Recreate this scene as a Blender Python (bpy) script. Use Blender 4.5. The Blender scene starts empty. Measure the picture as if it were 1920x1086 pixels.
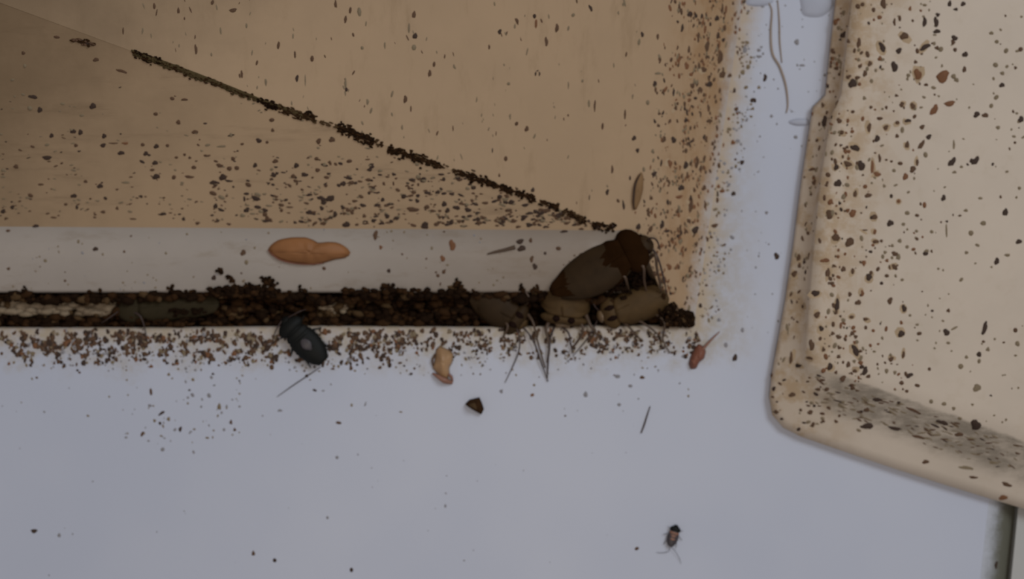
import bpy, bmesh, math, random
from mathutils import Vector, Matrix, noise
sc = bpy.context.scene
C = sc.collection
R = random.Random(7)
MM = 0.001
# ---------------------------------------------------------------- camera, world, lights, exposure
D = 0.35                     # lens height above the white surface
S = 1.0e-4                   # metres per photograph pixel on that surface (1920 px = 192 mm)
cam_d = bpy.data.cameras.new('camera'); cam = bpy.data.objects.new('camera', cam_d); C.objects.link(cam)
cam.location = (0, 0, D); cam.rotation_euler = (0, 0, 0)
cam_d.sensor_width = 36.0; cam_d.lens = 36.0 * D / (1920 * S)
cam_d.clip_start = 0.005; cam_d.clip_end = 20
cam_d.dof.use_dof = True; cam_d.dof.focus_distance = D - 0.030; cam_d.dof.aperture_fstop = 13.0
sc.camera = cam
sc.view_settings.view_transform = 'Standard'; sc.view_settings.look = 'None'
sc.view_settings.gamma = 1.0; sc.view_settings.use_curve_mapping = False
sc.view_settings.exposure = 0.25
w = bpy.data.worlds.new('room_light'); sc.world = w; w.use_nodes = True
bg = w.node_tree.nodes['Background']; bg.inputs[0].default_value = (0.86, 0.85, 0.92, 1); bg.inputs[1].default_value = 0.20
def area(name, loc, target, size, energy, color):
    l = bpy.data.lights.new(name, 'AREA'); l.shape = 'RECTANGLE'; l.size, l.size_y = size
    l.energy = energy; l.color = color
    o = bpy.data.objects.new(name, l); C.objects.link(o); o.location = loc
    o.rotation_euler = (Vector(target) - Vector(loc)).to_track_quat('-Z', 'Y').to_euler()
    return o
area('window_daylight', (0.50, 0.48, 0.85), (0.03, 0, 0), (0.40, 0.40), 3.3, (0.86, 0.93, 1.0))
sl = bpy.data.lights.new('added_warm_spot', 'SPOT'); sl.energy = 5.0; sl.color = (1.0, 0.86, 0.70); sl.shadow_soft_size = .06; sl.spot_size = math.radians(34); sl.spot_blend = 1.0  # added warm spot, source unseen; its soft cone shapes the light falloff
so = bpy.data.objects.new('added_warm_spot', sl); C.objects.link(so); so.location = (-0.02, -0.16, 1.0)
so.rotation_euler = (Vector((-0.02, -0.010, 0)) - Vector(so.location)).to_track_quat('-Z', 'Y').to_euler()

# ---------------------------------------------------------------- pixel rays and surfaces
def ray(u, v):
    return Vector(((u - 960) * S / D, (543 - v) * S / D, -1.0))
CAM = Vector((0, 0, D))
def at(u, v, z=0.0):
    return CAM + ray(u, v) * (D - z)
class Plane:
    def __init__(s, a, b, c):
        s.n = (b - a).cross(c - a).normalized(); s.p = a
        if s.n.z < 0: s.n = -s.n
    def hit(s, u, v):
        d = ray(u, v); t = (s.p - CAM).dot(s.n) / d.dot(s.n)
        return CAM + d * t
FLOOR = Plane(at(0, 0), at(100, 0), at(0, 100))
LIP = Plane(at(0, 425, .003), at(1150, 432, .003), at(600, 546, .0012))
_a, _b = LIP.hit(0, 425), LIP.hit(1150, 432)
P1 = Plane(_a, _b, _a + Vector((0, .043, .020)))               # leaning front panel
A_, B_ = P1.hit(250, 95), P1.hit(1150, 430)
P2 = Plane(A_, B_, at(1195, 0, .0095))                          # big upper panel
COV = Plane(at(1600, 0, .012), at(1920, 0, .012), at(1600, 700, .012))

# ---------------------------------------------------------------- materials
def nt(name, rough=0.5, spec=0.4):
    m = bpy.data.materials.new(name); m.use_nodes = True
    b = m.node_tree.nodes['Principled BSDF']
    b.inputs['Roughness'].default_value = rough
    b.inputs['Specular IOR Level'].default_value = spec
    return m, m.node_tree, b
def N(t, typ, **kw):
    n = t.nodes.new(typ)
    for k, v in kw.items():
        if k in n.inputs: n.inputs[k].default_value = v
        else: setattr(n, k, v)
    return n
def mixc(t, fac, a, b):
    n = t.nodes.new('ShaderNodeMix'); n.data_type = 'RGBA'
    for sock, val in ((n.inputs['Factor'], fac), (n.inputs['A'], a), (n.inputs['B'], b)):
        if isinstance(val, (int, float)): sock.default_value = val
        elif isinstance(val, tuple): sock.default_value = (*val, 1) if len(val) == 3 else val
        else: t.links.new(val, sock)
    return n.outputs['Result']
def math_(t, op, a, b=None, clamp=False):
    n = t.nodes.new('ShaderNodeMath'); n.operation = op; n.use_clamp = clamp
    for i, val in enumerate((a, b)):
        if val is None: continue
        if isinstance(val, (int, float)): n.inputs[i].default_value = val
        else: t.links.new(val, n.inputs[i])
    return n.outputs[0]
def pos(t):
    g = t.nodes.new('ShaderNodeNewGeometry'); s = t.nodes.new('ShaderNodeSeparateXYZ')
    t.links.new(g.outputs['Position'], s.inputs[0])
    return g.outputs['Position'], s.outputs
def ramp(t, val, lo, hi):
    n = t.nodes.new('ShaderNodeMapRange'); n.interpolation_type = 'SMOOTHSTEP'
    t.links.new(val, n.inputs['Value']); n.inputs['From Min'].default_value = lo; n.inputs['From Max'].default_value = hi
    return n.outputs['Result']
def noi(t, vec, scale, detail=4, rough=.55, stretch=None):
    if stretch:
        mp = t.nodes.new('ShaderNodeMapping'); mp.inputs['Scale'].default_value = stretch
        t.links.new(vec, mp.inputs['Vector']); vec = mp.outputs[0]
    n = N(t, 'ShaderNodeTexNoise', Scale=scale, Detail=detail, Roughness=rough)
    t.links.new(vec, n.inputs['Vector']); return n.outputs['Fac']
def bump(t, b, h, strength, dist):
    n = N(t, 'ShaderNodeBump', Strength=strength, Distance=dist)
    t.links.new(h, n.inputs['Height']); t.links.new(n.outputs[0], b.inputs['Normal'])

def floor_mat():
    m, t, b = nt('white_enamel', .42, .35)
    p, s = pos(t)
    col = mixc(t, ramp(t, noi(t, p, 18, 3), .35, .65), (.495, .520, .605), (.53, .550, .625))
    # yellowed deposit in a ragged band beside the crevice
    y = math_(t, 'ADD', s['Y'], math_(t, 'MULTIPLY', math_(t, 'SUBTRACT', noi(t, p, 160, 6, .7), .5), .016))
    band = math_(t, 'MULTIPLY', ramp(t, y, -.0165, -.0085), ramp(t, s['X'], .050, .034))
    bl = ramp(t, noi(t, p, 420, 5, .7), .35, .62)
    col = mixc(t, math_(t, 'MULTIPLY', band, math_(t, 'ADD', math_(t, 'MULTIPLY', bl, .55), .30)), col, (.40, .335, .24))
    # and along the upright edge of the housing:   x = .0340 + (y+.0069)*.156
    xe = math_(t, 'SUBTRACT', s['X'], math_(t, 'MULTIPLY', math_(t, 'ADD', s['Y'], .0069), .156))
    xe = math_(t, 'ADD', xe, math_(t, 'MULTIPLY', math_(t, 'SUBTRACT', noi(t, p, 220, 6, .7), .5), .006))
    e = math_(t, 'MULTIPLY', ramp(t, xe, .0385, .0335), ramp(t, s['Y'], -.012, -.004))
    col = mixc(t, math_(t, 'MULTIPLY', e, .8), col, (.47, .345, .21))
    t.links.new(col, b.inputs['Base Color'])
    bump(t, b, noi(t, p, 900, 3), .06, .0002)
    return m
def beige_mat(name, base, dirt, streak, amt, rough=.5):
    m, t, b = nt(name, rough, .35)
    p, s = pos(t)
    big = ramp(t, noi(t, p, 45, 5, .6), .35, .7)
    col = mixc(t, math_(t, 'MULTIPLY', big, .5), base, tuple(c * .86 for c in base))
    st = ramp(t, noi(t, p, 260, 6, .7, streak), .52, .74)
    col = mixc(t, math_(t, 'MULTIPLY', st, amt), col, dirt)
    t.links.new(col, b.inputs['Base Color'])
    bump(t, b, noi(t, p, 700, 4), .10, .0002)
    return m, t, b, p, s, col
def corner_stain(t, b, p, s, col):
    d = math_(t, 'SUBTRACT', math_(t, 'MULTIPLY', s['Y'], 1.0), math_(t, 'MULTIPLY', s['X'], 1.0))
    d = math_(t, 'ADD', d, math_(t, 'MULTIPLY', math_(t, 'SUBTRACT', noi(t, p, 70, 6, .7), .5), .05))
    c = mixc(t, math_(t, 'MULTIPLY', ramp(t, d, .070, .150), .8), col, (.150, .095, .046))
    t.links.new(c, b.inputs['Base Color']); return c
M = {}
M['floor'] = floor_mat()
def lip_mat():
    m, t, b, p, s, col = beige_mat('greyed_beige_plastic', (.39, .335, .285), (.24, .18, .12), (.3, 1, 1), .5)
    x = math_(t, 'ADD', s['X'], math_(t, 'MULTIPLY', math_(t, 'SUBTRACT', noi(t, p, 150, 5, .7), .5), .02))
    c = mixc(t, math_(t, 'MULTIPLY', ramp(t, x, -.045, .022), .65), col, (.23, .165, .108))  # browner towards the corner: staining, with the shading there painted in
    t.links.new(c, b.inputs['Base Color']); return m
M['lip'] = lip_mat()
_f = beige_mat('grimy_beige_plastic', (.44, .30, .175), (.20, .13, .07), (.15, 1, 1), .5)
corner_stain(*_f[1:]); M['front'] = _f[0]
def upper_mat():
    m, t, b, p, s, col = beige_mat('yellowed_beige_plastic', (.430, .290, .168), (.24, .15, .07), (1, .2, 1), .35)
    col = corner_stain(t, b, p, s, col)
    xe = math_(t, 'SUBTRACT', s['X'], math_(t, 'MULTIPLY', math_(t, 'ADD', s['Y'], .0069), .10))
    k = ramp(t, xe, .021, .030)
    q = ramp(t, noi(t, p, 330, 6, .7, (1, .5, 1)), .44, .62)
    c = mixc(t, math_(t, 'MULTIPLY', k, math_(t, 'ADD', math_(t, 'MULTIPLY', q, .6), .3)), col, (.34, .20, .095))
    x2 = math_(t, 'SUBTRACT', s['X'], math_(t, 'MULTIPLY', math_(t, 'ADD', s['Y'], .0069), .156))
    x2 = math_(t, 'ADD', x2, math_(t, 'MULTIPLY', math_(t, 'SUBTRACT', noi(t, p, 260, 6, .8), .5), .0060))
    c = mixc(t, math_(t, 'MULTIPLY', ramp(t, x2, .0312, .0345), .75), c, (.50, .475, .46))
    t.links.new(c, b.inputs['Base Color']); return m
M['upper'] = upper_mat()
def cover_mat():
    m, t, b, p, s, col = beige_mat('cream_plastic', (.62, .515, .405), (.44, .34, .22), (1, 1, 1), .2)
    xe = math_(t, 'SUBTRACT', s['X'], math_(t, 'MULTIPLY', s['Y'], .16))
    k = ramp(t, xe, .072, .055)
    q = ramp(t, noi(t, p, 230, 6, .7), .42, .62)
    c = mixc(t, math_(t, 'MULTIPLY', k, math_(t, 'ADD', math_(t, 'MULTIPLY', q, .55), .18)), col, (.41, .265, .13))
    # grey grime scuffed along the steep lower flank
    yl = math_(t, 'ADD', s['Y'], math_(t, 'MULTIPLY', s['X'], .36))
    yl = math_(t, 'ADD', yl, math_(t, 'MULTIPLY', math_(t, 'SUBTRACT', noi(t, p, 260, 5, .7), .5), .0016))
    g = math_(t, 'MULTIPLY', ramp(t, yl, .0064, .0056), ramp(t, yl, -.0034, .0008))
    g = math_(t, 'MULTIPLY', g, ramp(t, s['X'], .051, .062))
    g = math_(t, 'MULTIPLY', g, math_(t, 'ADD', math_(t, 'MULTIPLY', ramp(t, noi(t, p, 420, 6, .75, (.35, 1, 1)), .36, .62), .55), .40))
    c = mixc(t, math_(t, 'MULTIPLY', g, .85), c, (.185, .150, .108))
    t.links.new(c, b.inputs['Base Color']); return m
M['cover'] = cover_mat()
def plain(name, col, rough=.6, spec=.3, var=.25, sc_=900, coat=0.0, alpha=1.0, sss=0.0):
    m, t, b = nt(name, rough, spec)
    p, s = pos(t)
    c = mixc(t, noi(t, p, sc_, 3), tuple(x * (1 - var) for x in col), tuple(min(1, x * (1 + var)) for x in col))
    t.links.new(c, b.inputs['Base Color'])
    if coat: b.inputs['Coat Weight'].default_value = coat; b.inputs['Coat Roughness'].default_value = .25
    if alpha < 1: b.inputs['Alpha'].default_value = alpha
    if sss: b.inputs['Subsurface Weight'].default_value = sss; b.inputs['Subsurface Scale'].default_value = .001
    return m
M['k'] = plain('dark_dropping', (.050, .028, .018), .7)
M['b'] = plain('brown_dropping', (.105, .055, .028), .7)
M['r'] = plain('rust_stain', (.185, .080, .034), .7)
M['o'] = plain('olive_stain', (.215, .160, .095), .7)
M['g'] = plain('faint_grey_speck', (.26, .245, .25), .7)
M['lt'] = plain('light_tan_grime', (.27, .205, .135), .95, .05, .3)
M['dk'] = plain('black_brown_grime', (.016, .008, .004), .95, .05, .5)
M['db'] = plain('brown_grime', (.038, .018, .0075), .95, .05, .5)
M['dt'] = plain('tan_grime', (.080, .047, .022), .95, .05, .4)
M['ol'] = plain('olive_brown_smear', (.075, .052, .022), .9, .1, .3, 400)
M['shell'] = plain('tan_roach_shell', (.078, .044, .016), .6, .15, .35, 500)
M['shell_dark'] = plain('brown_roach_wing', (.021, .0085, .0026), .85, .02, .4, 400)
M['shell_mid'] = plain('mid_brown_roach_shell', (.036, .020, .008), .6, .12, .35, 500)
M['pale'] = plain('pale_amber_shell', (.17, .105, .05), .3, .5, .3, 500, .3)
M['stripe'] = plain('dark_pronotum_stripe', (.014, .006, .004), .8, .05)
M['black'] = plain('black_nymph_shell', (.006, .0062, .005), .6, .2, .4, 500)
M['grey'] = plain('grey_brown_nymph_band', (.055, .045, .048), .45, .4)
M['olive'] = plain('olive_grey_roach_shell', (.034, .025, .012), .75, .1)
M['leg'] = plain('brown_leg', (.085, .050, .028), .45, .4)
M['legd'] = plain('dark_leg', (.055, .034, .028), .45, .4)
M['orange'] = plain('amber_shed_wing', (.29, .125, .045), .55, .25, .22, 260)
M['orangep'] = plain('pale_amber_shed_skin', (.40, .235, .115), .45, .4, .25, 300)
M['amb'] = plain('dull_amber_flake', (.235, .135, .060), .6, .2, .3, 300)
M['red'] = plain('reddish_flake', (.20, .070, .038), .5, .4, .3, 500)
M['redp'] = plain('pink_brown_flake', (.26, .125, .080), .5, .4, .3, 500)
M['edge'] = plain('edge_shade_grey', (.155, .150, .125), .7, .2, .2, 300)
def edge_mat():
    m, t, b = nt('shade_painted_edge', .7, .2)
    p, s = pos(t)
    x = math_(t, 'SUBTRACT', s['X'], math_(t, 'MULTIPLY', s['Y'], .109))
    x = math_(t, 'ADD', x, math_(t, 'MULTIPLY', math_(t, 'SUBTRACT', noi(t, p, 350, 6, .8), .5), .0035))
    c = mixc(t, ramp(t, x, .0932, .0976), (.50, .515, .56), (.135, .130, .098))  # shading of the roll painted in: ragged ramp from surface colour to dark
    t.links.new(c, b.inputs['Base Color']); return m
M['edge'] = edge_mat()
M['halo'] = plain('tan_stain_halo', (.44, .32, .20), .8, .05, .25, 500)
M['pale_grey'] = plain('pale_grey_paint', (.46, .45, .42), .5, .3, .04, 60)
M['glue'] = plain('glue_and_shade_grey', (.42, .435, .50), .5, .3, .08, 300)
M['hair'] = plain('tan_hair', (.33, .25, .19), .5, .3, .2, 300)

# ---------------------------------------------------------------- builders
def link(name, me, mats, parent=None):
    o = bpy.data.objects.new(name, me); C.objects.link(o)
    for m in (mats if isinstance(mats, (list, tuple)) else [mats]): me.materials.append(m)
    if parent: o.parent = parent
    return o
def mesh(name, vs, fs, mi=None, smooth=True):
    me = bpy.data.meshes.new(name); me.from_pydata([tuple(v) for v in vs], [], fs)
    if mi: me.polygons.foreach_set('material_index', mi)
    if smooth: me.polygons.foreach_set('use_smooth', [True] * len(fs))
    me.update(); return me
def tag(o, label=None, cat=None, group=None, kind=None):
    if label: o['label'] = label
    if cat: o['category'] = cat
    if group: o['group'] = group
    if kind: o['kind'] = kind
    return o
def empty(name, mat, label, cat, group=None):
    o = bpy.data.objects.new(name, None); C.objects.link(o); o.matrix_world = mat
    o.empty_display_size = .004
    return tag(o, label, cat, group)
def fix(me):
    bm = bmesh.new(); bm.from_mesh(me); bmesh.ops.remove_doubles(bm, verts=bm.verts, dist=1e-7)
    bmesh.ops.recalc_face_normals(bm, faces=bm.faces); bm.to_mesh(me); bm.free(); return me
def strip(rows, closed=False):
    """quads between successive rows of equal length"""
    vs, fs = [], []
    n = len(rows[0])
    for r in rows: vs += r
    for i in range(len(rows) - 1):
        for j in range(n if closed else n - 1):
            k = (j + 1) % n
            fs.append((i * n + j, i * n + k, (i + 1) * n + k, (i + 1) * n + j))
    return vs, fs
def lerp_poly(pts, n):
    """resample polyline of tuples to n points, equal arc"""
    P = [Vector(p) for p in pts]; L = [0]
    for a, b in zip(P, P[1:]): L.append(L[-1] + (b - a).length)
    out = []
    for i in range(n):
        d = L[-1] * i / (n - 1); k = 0
        while k < len(L) - 2 and L[k + 1] < d: k += 1
        f = (d - L[k]) / max(1e-12, L[k + 1] - L[k]); out.append(P[k].lerp(P[k + 1], f))
    return out
def smooth_path(P, sub=5):
    P = [Vector(p) for p in P]
    if len(P) < 3: return P
    out = []
    for i in range(len(P) - 1):
        p0 = P[max(0, i - 1)]; p1 = P[i]; p2 = P[i + 1]; p3 = P[min(len(P) - 1, i + 2)]
        for k in range(sub):
            t = k / sub
            out.append(.5 * ((2 * p1) + (p2 - p0) * t + (2 * p0 - 5 * p1 + 4 * p2 - p3) * t * t + (3 * p1 - p0 - 3 * p2 + p3) * t ** 3))
    out.append(P[-1]); return out
def tube(P, rad, n=7, sm=True):
    if sm:
        k = len(P) - 1; Q = smooth_path(P, 5)
        if isinstance(rad, (list, tuple)):
            rr = []
            for i in range(len(Q)):
                f = i / (len(Q) - 1) * k; a = min(k - 1, int(f)) if k else 0
                rr.append(rad[a] + (rad[min(a + 1, len(rad) - 1)] - rad[a]) * (f - a))
        else: rr = [rad] * len(Q)
    else:
        Q = [Vector(p) for p in P]; rr = rad if isinstance(rad, (list, tuple)) else [rad] * len(Q)
    vs, fs = [], []
    for i, p in enumerate(Q):
        d = (Q[min(i + 1, len(Q) - 1)] - Q[max(0, i - 1)]).normalized()
        a = d.cross(Vector((0.01, 0.02, 1))).normalized(); b = d.cross(a).normalized()
        for j in range(n):
            t = j / n * 2 * math.pi; vs.append(p + (a * math.cos(t) + b * math.sin(t)) * rr[i])
    for i in range(len(Q) - 1):
        for j in range(n):
            k = (j + 1) % n; fs.append((i * n + j, i * n + k, (i + 1) * n + k, (i + 1) * n + j))
    fs.append(tuple(range(n))[::-1]); fs.append(tuple((len(Q) - 1) * n + j for j in range(n)))
    return vs, fs
def merge(*parts):
    vs, fs = [], []
    for v, f in parts:
        o = len(vs); vs += list(v); fs += [tuple(i + o for i in q) for q in f]
    return vs, fs
def ring_loft(secs, n=18, fl=.5):
    """secs: (x, half width, top height, bottom height, z centre); closed ends"""
    vs, fs = [], []
    for (x, w_, ht, hb, z) in secs:
        for j in range(n):
            t = j / n * 2 * math.pi
            vs.append(Vector((x, w_ * math.cos(t), z + (ht if math.sin(t) > 0 else hb) * math.sin(t))))
    m = len(secs)
    for i in range(m - 1):
        for j in range(n):
            k = (j + 1) % n; fs.append((i * n + j, (i + 1) * n + j, (i + 1) * n + k, i * n + k))
    fs.append(tuple(range(n))); fs.append(tuple((m - 1) * n + j for j in range(n))[::-1])
    return vs, fs

# ---------------------------------------------------------------- the white surface with its crevice
def floor_build():
    Z0 = -.0075
    # outline of the opening in the surface: along the lower rim, then up the housing's edge
    rim = [(-260, 617), (0, 616), (300, 616), (600, 613), (900, 615), (1150, 612), (1290, 612), (1294, 604), (1300, 520), (1322, 330), (1345, 150), (1366, 0), (1395, -180), (1410, -400)]
    rimw = [at(u, v, 0) for u, v in rim]
    rr = .0006
    rows = []
    # outward target rows: far edge to the south / east
    n = len(rimw)
    far = []
    for i, (u, v) in enumerate(rim):
        if i <= 5: far.append(at(u if i else -260, 1500, 0))
        elif i == 6: far.append(at(1796, 1500, 0))
        elif i == 7: far.append(at(1892, 640, 0))
        else: far.append(at(1906 + (543 - v) * .12, v, 0))
    def off(i, d):
        a = rimw[max(0, i - 1)]; b = rimw[min(n - 1, i + 1)]; t = (b - a).normalized(); nn = Vector((t.y, -t.x, 0)); return nn * d
    rows.append([p + off(i, -.0002) + Vector((0, 0, Z0)) for i, p in enumerate(rimw)])
    rows.append([p + off(i, -.0002) + Vector((0, 0, -.001)) for i, p in enumerate(rimw)])
    rows.append([p + off(i, 0) + Vector((0, 0, -.0004)) for i, p in enumerate(rimw)])
    rows.append([p + off(i, .0003) + Vector((0, 0, -.0001)) for i, p in enumerate(rimw)])
    rows.append([p + off(i, .0008) for i, p in enumerate(rimw)])
    rows.append([p + off(i, .002) for i, p in enumerate(rimw)])
    for k in (.12, .3, .5, .75, 1): rows.append([(p + off(i, .002)).lerp(f, k) for i, (p, f) in enumerate(zip(rimw, far))])
    vs, fs = strip(rows)
    me = fix(mesh('floor', vs, fs))
    bm = bmesh.new(); bm.from_mesh(me)
    if sum(f.normal.z for f in bm.faces if f.calc_area() > 1e-5) < 0: bmesh.ops.reverse_faces(bm, faces=bm.faces)
    bm.to_mesh(me); bm.free()
    o = link('floor', me, M['floor']); tag(o, 'bluish white enamelled surface around the beige housing', kind='structure')
    # crevice bottom under the housing
    q = [at(-260, 500, Z0), at(1500, 500, Z0), at(1500, 640, Z0), at(-260, 640, Z0)]
    vs2 = q + [p - Vector((0, 0, .002)) for p in q]
    o = link('trim_1', mesh('crevice_bottom', vs2, [(0, 3, 2, 1), (4, 5, 6, 7), (0, 1, 5, 4), (1, 2, 6, 5), (2, 3, 7, 6), (3, 0, 4, 7)], smooth=False), M['db'])
    tag(o, 'grimy bottom of the crevice', kind='structure')
floor_build()

# rolled-down edge of the surface at the lower right, its shading painted dark, and the pale strip beyond it
def edge_build():
    # rolled edge profile as seen across x, swept along the (slightly leaning) edge
    a, b = (1833 + 28, 1500), (1990, -420)
    def pt(x, y, dz, v): 
        return Vector((x, y, dz))
    # the surface rolls over into a narrow dark slot
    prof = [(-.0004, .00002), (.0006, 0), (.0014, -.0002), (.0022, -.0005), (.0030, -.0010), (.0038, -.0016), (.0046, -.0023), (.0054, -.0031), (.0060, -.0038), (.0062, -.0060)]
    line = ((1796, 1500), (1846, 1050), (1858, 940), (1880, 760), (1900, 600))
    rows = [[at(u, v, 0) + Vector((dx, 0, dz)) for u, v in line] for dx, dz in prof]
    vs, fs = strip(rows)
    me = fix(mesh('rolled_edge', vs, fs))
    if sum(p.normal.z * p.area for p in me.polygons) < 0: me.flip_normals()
    o = link('trim_2', me, M['edge']); tag(o, 'rolled edge strip with dark painted shading below the rounded-corner cover', kind='structure')
    top = [at(1846 - 1, 1500, 0) , at(1852 + 58, 900, 0), at(1990, 300, 0)]
    x0 = lambda v: at(1896 + (1086 - v) * .100, v, -.0012)
    pts = [x0(1500), x0(600)]
    w2 = Vector((.03, 0, 0)); dn = Vector((0, 0, -.014))
    q = [pts[0], pts[0] + w2, pts[1] + w2, pts[1]]
    vs = q + [p + dn for p in q]
    o = link('trim_3', mesh('pale_strip', vs, [(0, 1, 2, 3), (7, 6, 5, 4), (0, 4, 5, 1), (1, 5, 6, 2), (2, 6, 7, 3), (3, 7, 4, 0)], smooth=False), M['pale_grey'])
    tag(o, 'pale grey strip beyond the dark rolled edge', kind='structure')
edge_build()

# ---------------------------------------------------------------- beige housing: lip, front panel, upper panel with curved border
def housing():
    root = empty('beige_housing', Matrix.Translation(at(600, 430, 0)), 'beige housing with a diagonal grimy seam, its lip overhanging the dirt-filled crevice', 'housing')
    inv = root.matrix_world.inverted()
    def add(name, vs, fs, mat, thick=0, smooth=True):
        me = fix(mesh(name, [inv @ v for v in vs], fs, smooth=smooth))
        o = link(name, me, mat, root)
        if thick:
            # make sure the normals face the lens, then give the sheet its thickness downwards
            if sum(p.normal.z for p in me.polygons) < 0: me.flip_normals()
            s = o.modifiers.new('thickness', 'SOLIDIFY'); s.thickness = thick; s.offset = -1
        return o
    us = [-260, 0, 200, 400, 600, 800, 1000, 1100, 1168]
    rows = []
    for v_off, dz in ((0, 0),): pass
    top = [LIP.hit(u, 425 + .006 * u) for u in us]
    low = [LIP.hit(u, 543) for u in us]
    r1 = [p + Vector((0, -.0004, -.00025)) for p in low]
    r2 = [p + Vector((0, -.0006, -.0008)) for p in low]
    r3 = [p + Vector((0, -.0004, -.0022)) for p in low]
    r4 = [p + Vector((0, .010, -.0024)) for p in low]
    vs, fs = strip([top, [a.lerp(b, .5) for a, b in zip(top, low)], low, r1, r2, r3, r4])
    add('lip', vs, fs, M['lip'], .0006)
    # front panel: up to the seam
    n = 9; k1 = [(-260, 425 - 1.5), (0, 425), (250, 426.5), (500, 428), (750, 429.5), (1000, 431), (1150, 432), (1168, 434)]
    seam = [(-260, -70), (0, 5), (250, 97), (500, 190), (750, 283), (1000, 376), (1150, 431.5), (1168, 433.8)]
    rows = []
    for f in (0, .33, .66, 1):
        rows.append([P1.hit(a[0] + (b[0] - a[0]) * f, a[1] + (b[1] - a[1]) * f) for a, b in zip(k1, seam)])
    # foot return under the lip line
    vs, fs = strip(rows); add('front_panel', vs, fs, M['front'], .0008, False)
    # upper panel plate sits a touch proud of the seam
    up = P2.n * 0.0
    seam2 = [(-260, -70), (0, 5), (250, 97), (500, 190), (750, 283), (1000, 376), (1150, 431.5), (1172, 438), (1196, 442)]
    topu = [(-260, -420), (0, -420), (250, -420), (500, -420), (750, -420), (1000, -420), (1120, -420), (1160, -420), (1200, -420)]
    rows = []
    for f in (0, .03, .33, .66, 1):
        rows.append([P2.hit(a[0] + (b[0] - a[0]) * f, a[1] + (b[1] - a[1]) * f) + up for a, b in zip(seam2, topu)])
    vs, fs = strip(rows)
    add('upper_panel', vs, fs, M['upper'], .0012, False)
    # curved border running down to the white surface
    inner = [(1200, -420), (1198, -180), (1196, 0), (1195, 150), (1195, 300), (1196, 442), (1218, 492), (1240, 548), (1268, 590), (1290, 611)]
    outer = [(1436, -400), (1422, -180), (1393, 0), (1369, 150), (1345, 320), (1326, 440), (1318, 500), (1310, 550), (1304, 588), (1301, 611)]
    I = [P2.hit(u, v) + up for u, v in inner[:6]]
    zl = I[-1].z
    I += [at(u, v, zl * f) for (u, v), f in zip(inner[6:], (.85, .6, .35, .15))]
    O = [at(u + 1, v, -.00003) for u, v in outer]
    rows = []
    for f in (0, .12, .25, .4, .55, .7, .82, .92, 1):
        row = []
        for a, b in zip(I, O):
            g = 1 - .28 * f - .72 * f * f
            p = a.lerp(b, f); p.z = b.z + (a.z - b.z) * g; row.append(p)
        rows.append(row)
    # hidden inner flank
    fl = [Vector((p.x - .0004, p.y, -.006)) for p in I]
    vs, fs = merge(strip([fl, [Vector((p.x, p.y, p.z - .00003)) for p in I]]), strip(rows))
    add('curved_border', vs, fs, M['upper'])
    return root, (inner, outer, I, O)
HOUSE, BORDER = housing()
from mathutils.bvhtree import BVHTree
def bvh_of(root):
    dg = bpy.context.evaluated_depsgraph_get()
    vs, fs = [], []
    for ch in ([root] if root.type == 'MESH' else root.children_recursive):
        if ch.type != 'MESH': continue
        e = ch.evaluated_get(dg); me = e.to_mesh(); o = len(vs)
        vs += [ch.matrix_world @ v.co for v in me.vertices]; fs += [tuple(i + o for i in p.vertices) for p in me.polygons]
    return BVHTree.FromPolygons(vs, fs)

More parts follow.
